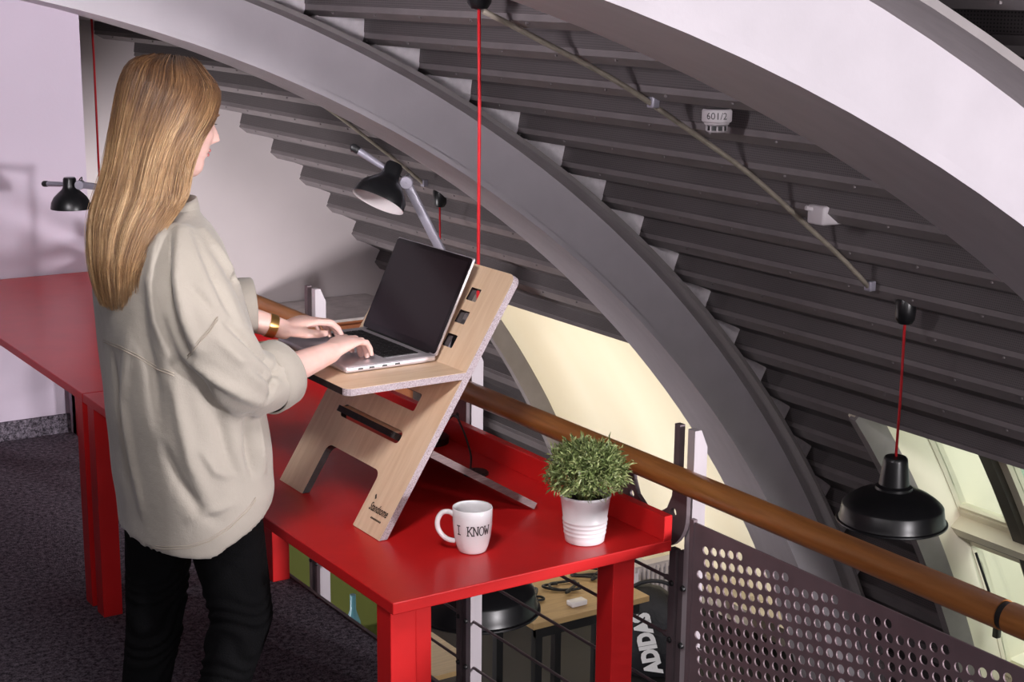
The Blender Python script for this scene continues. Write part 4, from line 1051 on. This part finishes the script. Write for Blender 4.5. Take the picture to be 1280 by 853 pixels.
# soft cloth unevenness
def fbm(P):
    v = np.zeros(len(P)); r = np.random.default_rng(3)
    for k in range(26):
        d = r.normal(size=3); d /= np.linalg.norm(d); fr_ = 14+46*r.random(); v += np.sin(P@d*fr_+6.3*r.random()+1.2*np.sin(P@r.normal(size=3)*9))*(9/fr_)
    return v
disp += .0012*fbm(co_)
co_ += no*disp[:, None]
sme.vertices.foreach_set('co', co_.ravel()); sme.update()
def cloth_mat():
    m = material('beige linen viscose', (.345, .312, .268, 1), .8, noise=(6, .05), spec=.25)
    nt = m.node_tree; b = nt.nodes['Principled BSDF']
    tc = nt.nodes.new('ShaderNodeTexCoord'); w = nt.nodes.new('ShaderNodeTexNoise'); w.inputs['Scale'].default_value = 420; nt.links.new(tc.outputs['Object'], w.inputs['Vector'])
    n2 = nt.nodes.new('ShaderNodeTexNoise'); n2.inputs['Scale'].default_value = 38; n2.inputs['Detail'].default_value = 6; nt.links.new(tc.outputs['Object'], n2.inputs['Vector'])
    ad = nt.nodes.new('ShaderNodeMath'); ad.operation = 'MULTIPLY_ADD'; ad.inputs[1].default_value = .25; nt.links.new(w.outputs['Fac'], ad.inputs[0]); nt.links.new(n2.outputs['Fac'], ad.inputs[2])
    bp = nt.nodes.new('ShaderNodeBump'); bp.inputs['Strength'].default_value = .35; bp.inputs['Distance'].default_value = .006
    nt.links.new(ad.outputs[0], bp.inputs['Height']); nt.links.new(bp.outputs[0], b.inputs['Normal'])
    b.inputs['Sheen Weight'].default_value = .25; return m
CLOTH = cloth_mat()
shirt = link('shirt', sme, CLOTH, person, smooth='full')
tri = BVHTree.FromPolygons([tuple(c) for c in co_], [tuple(p.vertices) for p in sme.polygons])
# seams: double stitched welts lying on the cloth
SEAM = material('seam thread', (.36, .31, .25, 1), .85)
sm_ = MB()
for line in ([(130, 428), (150, 436), (172, 447), (196, 462), (222, 472)], [(272, 400), (262, 415), (248, 430), (232, 452)], [(160, 678), (180, 684), (205, 687), (235, 686), (262, 677), (288, 660), (312, 636), (322, 622)]):
    P = polyline(line, 4)
    for off in (0, .006):
        pts = [q[0]+q[1]*.0004+Vector((0, 0, off)) for q in P]
        if len(pts) > 2: MB().tube(pts, .0011, 5).build('seam', SEAM, shirt, smooth='full')

# turned-up cuffs
def cuff(c, d, r, L, name='cuff', squash=.92):
    d = Vector(d).normalized(); x = d.cross(Vector((0, 0, 1))).normalized(); y = x.cross(d)
    rings = []
    for (t, rr) in ((-L, r*1.0), (-L, r*1.07), (-L*.5, r*1.09), (0, r*1.07), (.004, r*1.03), (.003, r*.97), (-.01, r*.95), (-L*.9, r*.93)):
        rings.append([Vector(c)+d*t+(x*math.cos(a)*squash+y*math.sin(a))*rr*(1+.02*math.sin(3*a+1)) for a in np.linspace(0, 2*PI, 40, endpoint=False)])
    MB().loft(rings, False).build(name, CLOTH, shirt, smooth='full')
cuff((1.452, 3.163, 1.168), (.88, .36, .20), .0735, .055)
cuff((1.536, 3.505, 1.250), (.93, -.25, .04), .064, .055)
# collar band at the nape
MB().loft([[Vector((1.262+r_*math.cos(a), 3.33+r_*1.02*math.sin(a), z+.010*math.cos(a))) for a in np.linspace(0, 2*PI, 40, endpoint=False)] for r_, z in ((.072, 1.515), (.069, 1.532), (.066, 1.542), (.062, 1.541), (.060, 1.515))], False).build('collar', CLOTH, shirt, smooth='full')

# jeans --------------------------------------------------------------
jb = MB()
jb.capsule(RL[:5]+[(1.225, 3.222, .155)], [.100, .084, .071, .058, .049, .044], 24)
jb.capsule(LLg[:5]+[(1.172, 3.446, .135)], [.098, .080, .065, .056, .050, .045], 24)
jb.loft([ring(*q) for q in ((1.288, 3.33, 1.04, .108, .155), (1.29, 3.33, .95, .125, .175), (1.29, 3.33, .88, .118, .168), (1.292, 3.33, .83, .07, .10))])
jme = remeshed(jb, .006, 5, .5)
n = len(jme.vertices); cj = np.empty(n*3); jme.vertices.foreach_get('co', cj); cj = cj.reshape(-1, 3); nj = np.empty(n*3); jme.vertices.foreach_get('normal', nj); nj = nj.reshape(-1, 3)
amp = .0035*np.exp(-((cj[:, 2]-.55)/.12)**2)+.002*np.exp(-((cj[:, 2]-.25)/.15)**2)+.0006
cj += nj*(amp*np.sin(cj[:, 2]*150+8*np.sin(cj[:, 0]*22+cj[:, 1]*17)+3*np.sin(cj[:, 2]*40)))[:, None]
jme.vertices.foreach_set('co', cj.ravel()); jme.update()
link('jeans', jme, JEANS, person, smooth='full')
for (a, b_, c) in (((1.200, 3.226, .085), (1.25, 3.218, .052), (1.335, 3.21, .030)), ((1.148, 3.448, .040), (1.21, 3.445, .046), (1.335, 3.438, .030))):
    MB().capsule([a, b_, c], [.040, .038, .030], 18).build('shoe', BLACK, person, smooth='full')
# wrist watch on the far arm
wc = Vector((1.582, 3.505, 1.1950)); wd_ = (LW_-Vector((1.55, 3.51, 1.208))).normalized(); wx = wd_.cross(Vector((0, 0, 1))).normalized(); wy = wx.cross(wd_)
band = [[wc+wd_*t_+(wx*math.cos(a)+wy*math.sin(a))*r_ for a in np.linspace(0, 2*PI, 36, endpoint=False)] for t_, r_ in ((-.011, .0275), (-.011, .0300), (.011, .0295), (.011, .0270))]
MB().loft(band+[band[0]], False).build('watch', GOLD, person, smooth=40)

# hair ---------------------------------------------------------------
# levels from the parting to the tips: z, centre x, depth radius, side radius, half sweep (deg, measured from the back)
LV = [(1.836, 1.283, .074, .050, 152), (1.798, 1.290, .105, .079, 139), (1.740, 1.290, .122, .094, 119), (1.680, 1.280, .130, .100, 104), (1.620, 1.268, .132, .106, 97), (1.560, 1.250, .135, .116, 96), (1.505, 1.212, .116, .124, 89), (1.43, 1.160, .072, .116, 85), (1.37, 1.158, .062, .100, 82), (1.325, 1.157, .050, .078, 78)]
def hair_point(u, t, dr=0.):
    """u in [-1,1] left..right, t in [0,1] parting..tips, dr outward offset"""
    x0 = 1.222+.126*abs(u)**.9; base0 = np.array([x0, 3.33-.004*math.copysign(min(1, abs(u)*12), u), 1.853-2.2*(x0-1.268)**2])
    pts = [base0]
    a = math.radians(LV[0][4]*u)
    for (z, cx, rx, ry, ph) in LV:
        a = math.radians(ph*u)
        pts.append(np.array([cx-(rx+dr)*math.cos(a), 3.33-.030*min(1., max(0., (1.55-z)/.12))-(ry+dr)*math.sin(a), z]))
    # tilt upper levels with the head: front lower
    for i in (1, 2, 3): pts[i][2] -= .16*(pts[i][0]-1.28)
    p = catmull(np.array(pts), t*(len(pts)-1))
    if t < .1: p = p+np.array([0, 0, dr*(1-t/.1)])
    return p
def hair_mat():
    m = bpy.data.materials.new('long blond hair'); m.use_nodes = True; nt = m.node_tree; b = nt.nodes['Principled BSDF']
    uv = nt.nodes.new('ShaderNodeUVMap'); mp = nt.nodes.new('ShaderNodeMapping'); mp.inputs['Scale'].default_value = (46, 1.0, 1)
    n = nt.nodes.new('ShaderNodeTexNoise'); n.inputs['Scale'].default_value = 2.2; n.inputs['Detail'].default_value = 7; n.inputs['Roughness'].default_value = .7
    r = nt.nodes.new('ShaderNodeValToRGB'); cr = r.color_ramp
    cr.elements[0].position = .33; cr.elements[0].color = (.085, .036, .015, 1); cr.elements[1].position = .72; cr.elements[1].color = (.74, .52, .29, 1)
    e = cr.elements.new(.48); e.color = (.22, .108, .045, 1); e = cr.elements.new(.60); e.color = (.44, .255, .115, 1)
    # darker towards the roots (dyed length), lighter lengths
    sp = nt.nodes.new('ShaderNodeSeparateXYZ'); rr = nt.nodes.new('ShaderNodeMapRange'); rr.inputs['From Max'].default_value = .45; rr.inputs['To Min'].default_value = -.16; rr.inputs['To Max'].default_value = .085
    ad = nt.nodes.new('ShaderNodeMath'); ad.operation = 'ADD'
    nt.links.new(uv.outputs[0], mp.inputs[0]); nt.links.new(mp.outputs[0], n.inputs['Vector']); nt.links.new(uv.outputs[0], sp.inputs[0]); nt.links.new(sp.outputs['Y'], rr.inputs['Value'])
    nt.links.new(n.outputs['Fac'], ad.inputs[0]); nt.links.new(rr.outputs[0], ad.inputs[1]); nt.links.new(ad.outputs[0], r.inputs[0])
    nt.links.new(r.outputs[0], b.inputs['Base Color']); b.inputs['Roughness'].default_value = .36; b.inputs['Specular IOR Level'].default_value = .5
    b.inputs['Sheen Weight'].default_value = .1
    return m
HAIR = hair_mat()
HV, HF, HU = [], [], []
nu, nt_ = 260, 90
hr_ = np.random.default_rng(11)
ph = hr_.random(40)*6.3; fq = hr_.integers(5, 60, 40); 
def groove(u, t): return sum(math.sin(fq[k]*u*2.2+ph[k]+.9*math.sin(3*t+ph[-k-1]))/(fq[k]**.55) for k in range(14))*.0016*min(1, t*3+.15)
for j in range(nt_+1):
    t = j/nt_
    for i in range(nu+1):
        u = -1+2*i/nu
        g = groove(u, t); tip_trim = 1-.045*(.5+.5*math.sin(fq[3]*u+1))*1.0
        HV.append(hair_point(u, t*tip_trim, -.008+g)); HU.append(((u+1)/2, t))
for j in range(nt_):
    for i in range(nu): HF.append((j*(nu+1)+i, j*(nu+1)+i+1, (j+1)*(nu+1)+i+1, (j+1)*(nu+1)+i))
# loose strands in clumps over the base sheet
def strand(u, t0, t1, dr, r, du, wob):
    nonlocal_pts = []
    k = 22
    for i in range(k):
        f_ = i/(k-1); t = t0+(t1-t0)*f_
        uu = u+du*f_*f_+wob*math.sin(5*f_+u*40)
        uu = max(-1, min(1, uu))
        nonlocal_pts.append((Vector(hair_point(uu, t, dr+groove(uu, t)*.8)), r*(1-.75*f_**3), uu, t))
    return nonlocal_pts
for c in range(300):
    uc = -1+2*hr_.random(); dc = -.004+.012*hr_.random()**2; ec = .90+.10*hr_.random()**.7; duc = .05*hr_.normal()
    shift = .12*hr_.normal()
    for q in range(15):
        S_ = strand(uc+.022*hr_.normal(), .0+.03*hr_.random(), min(1, ec+.02*hr_.normal()), dc+.002*hr_.normal(), .0005+.0005*hr_.random(), duc+.01*hr_.normal(), .006*hr_.normal())
        up = None; o = len(HV)
        for i, (p, r, uu, t) in enumerate(S_):
            a = S_[max(i-1, 0)][0]; b = S_[min(i+1, len(S_)-1)][0]; d = (b-a).normalized()
            up = d.orthogonal().normalized() if up is None else (up-d*up.dot(d)).normalized()
            x = up; y = d.cross(x)
            for k in range(3): HV.append(np.array(p+(x*math.cos(2.094*k)+y*math.sin(2.094*k))*r)); HU.append(((uc+1)/2+shift, t))
        for i in range(len(S_)-1):
            for k in range(3): HF.append((o+3*i+k, o+3*i+(k+1) % 3, o+3*i+3+(k+1) % 3, o+3*i+3+k))
hme = bpy.data.meshes.new('hair'); hme.from_pydata([tuple(v) for v in HV], [], HF)
uvl = hme.uv_layers.new(name='UVMap'); li = np.empty(len(hme.loops), dtype=np.int32); hme.loops.foreach_get('vertex_index', li)
uvl.data.foreach_set('uv', np.array(HU)[li].astype(np.float32).ravel()); hme.update()
link('hair', hme, HAIR, person, smooth='full')

# ------------------------------------------------------------------ light
w = bpy.data.worlds.new('world'); SC.world = w; w.use_nodes = True
nt = w.node_tree; bgd = nt.nodes['Background']
bgd.inputs[0].default_value = (.93, .96, 1, 1); bgd.inputs[1].default_value = 1.2
def area(name, loc, target, size, power, color=(1, 1, 1), size_y=None, spread=None):
    l = bpy.data.lights.new(name, 'AREA'); l.energy = power; l.size = size; l.color = color
    if size_y: l.shape = 'RECTANGLE'; l.size_y = size_y
    if spread: l.spread = spread
    o = bpy.data.objects.new(name, l); COL.objects.link(o); o.location = loc
    o.rotation_euler = (Vector(target)-Vector(loc)).to_track_quat('-Z', 'Y').to_euler(); return o
area('strobe_key', (3.78, -2.3, 1.10), (1.7, 4.2, .80), .36, 375, (1, .95, .98))
area('room_fill', (-.2, 1.0, 2.12), (1.9, 3.6, .9), .9, 17, (1, .95, .98))
area('stand_fill', (.95, 2.15, 2.26), (1.85, 3.45, .95), .30, 4.4, (1, .95, .95), spread=math.radians(80))  # unseen fill added to brighten the front of the laptop stand
area('arch_fill', (.55, 3.9, 2.0), (3.4, 6.0, 2.35), .5, 32, (1, .94, .99), spread=math.radians(105))  # unseen fill added behind the near arch to light the far arch face
area('room_bounce', (-.9, -2.6, 1.9), (3.4, 6, .8), 1.2, 46, (1, .95, 1))
area('grey_wall_fill', (.2, 8.2, -2.2), (2.6, 10.6, -1.2), 1.0, 240, (1, .95, .97), spread=math.radians(125))  # fill added out of sight below the gallery to lift the grey end wall
area('low_wall_fill', (3.3, 4.9, .30), (1.2, 7.0, -.1), .25, 11, (1, .94, .99), spread=math.radians(110))  # unseen fill added for the lower part of the pale end wall
area('daylight_blind', (8.6, 8.4, .6), (6.4, 8.4, -.9), 2.6, 66, (1, .98, .95), 2.6)
area('daylight_window', (8.4, 4.7, .8), (6.2, 4.7, -.9), 2.2, 60, (1, .99, .95), 2.0)
area('hall_light', (5.4, 9.4, -.7), (5.8, 8.0, -2.6), .8, 10, (1, .94, .82))
sun = bpy.data.lights.new('sun', 'SUN'); sun.energy = 2.2; sun.angle = .02; so = bpy.data.objects.new('sun', sun); COL.objects.link(so)
so.rotation_euler = Vector((.75, .25, -.75)).to_track_quat('-Z', 'Y').to_euler()
SC.view_settings.view_transform = 'Standard'; SC.view_settings.look = 'None'; SC.view_settings.gamma = 1; SC.view_settings.exposure = 0
SC.view_settings.use_curve_mapping = False
SC.cycles.use_denoising = True; SC.cycles.max_bounces = 8; SC.cycles.sample_clamp_indirect = 6
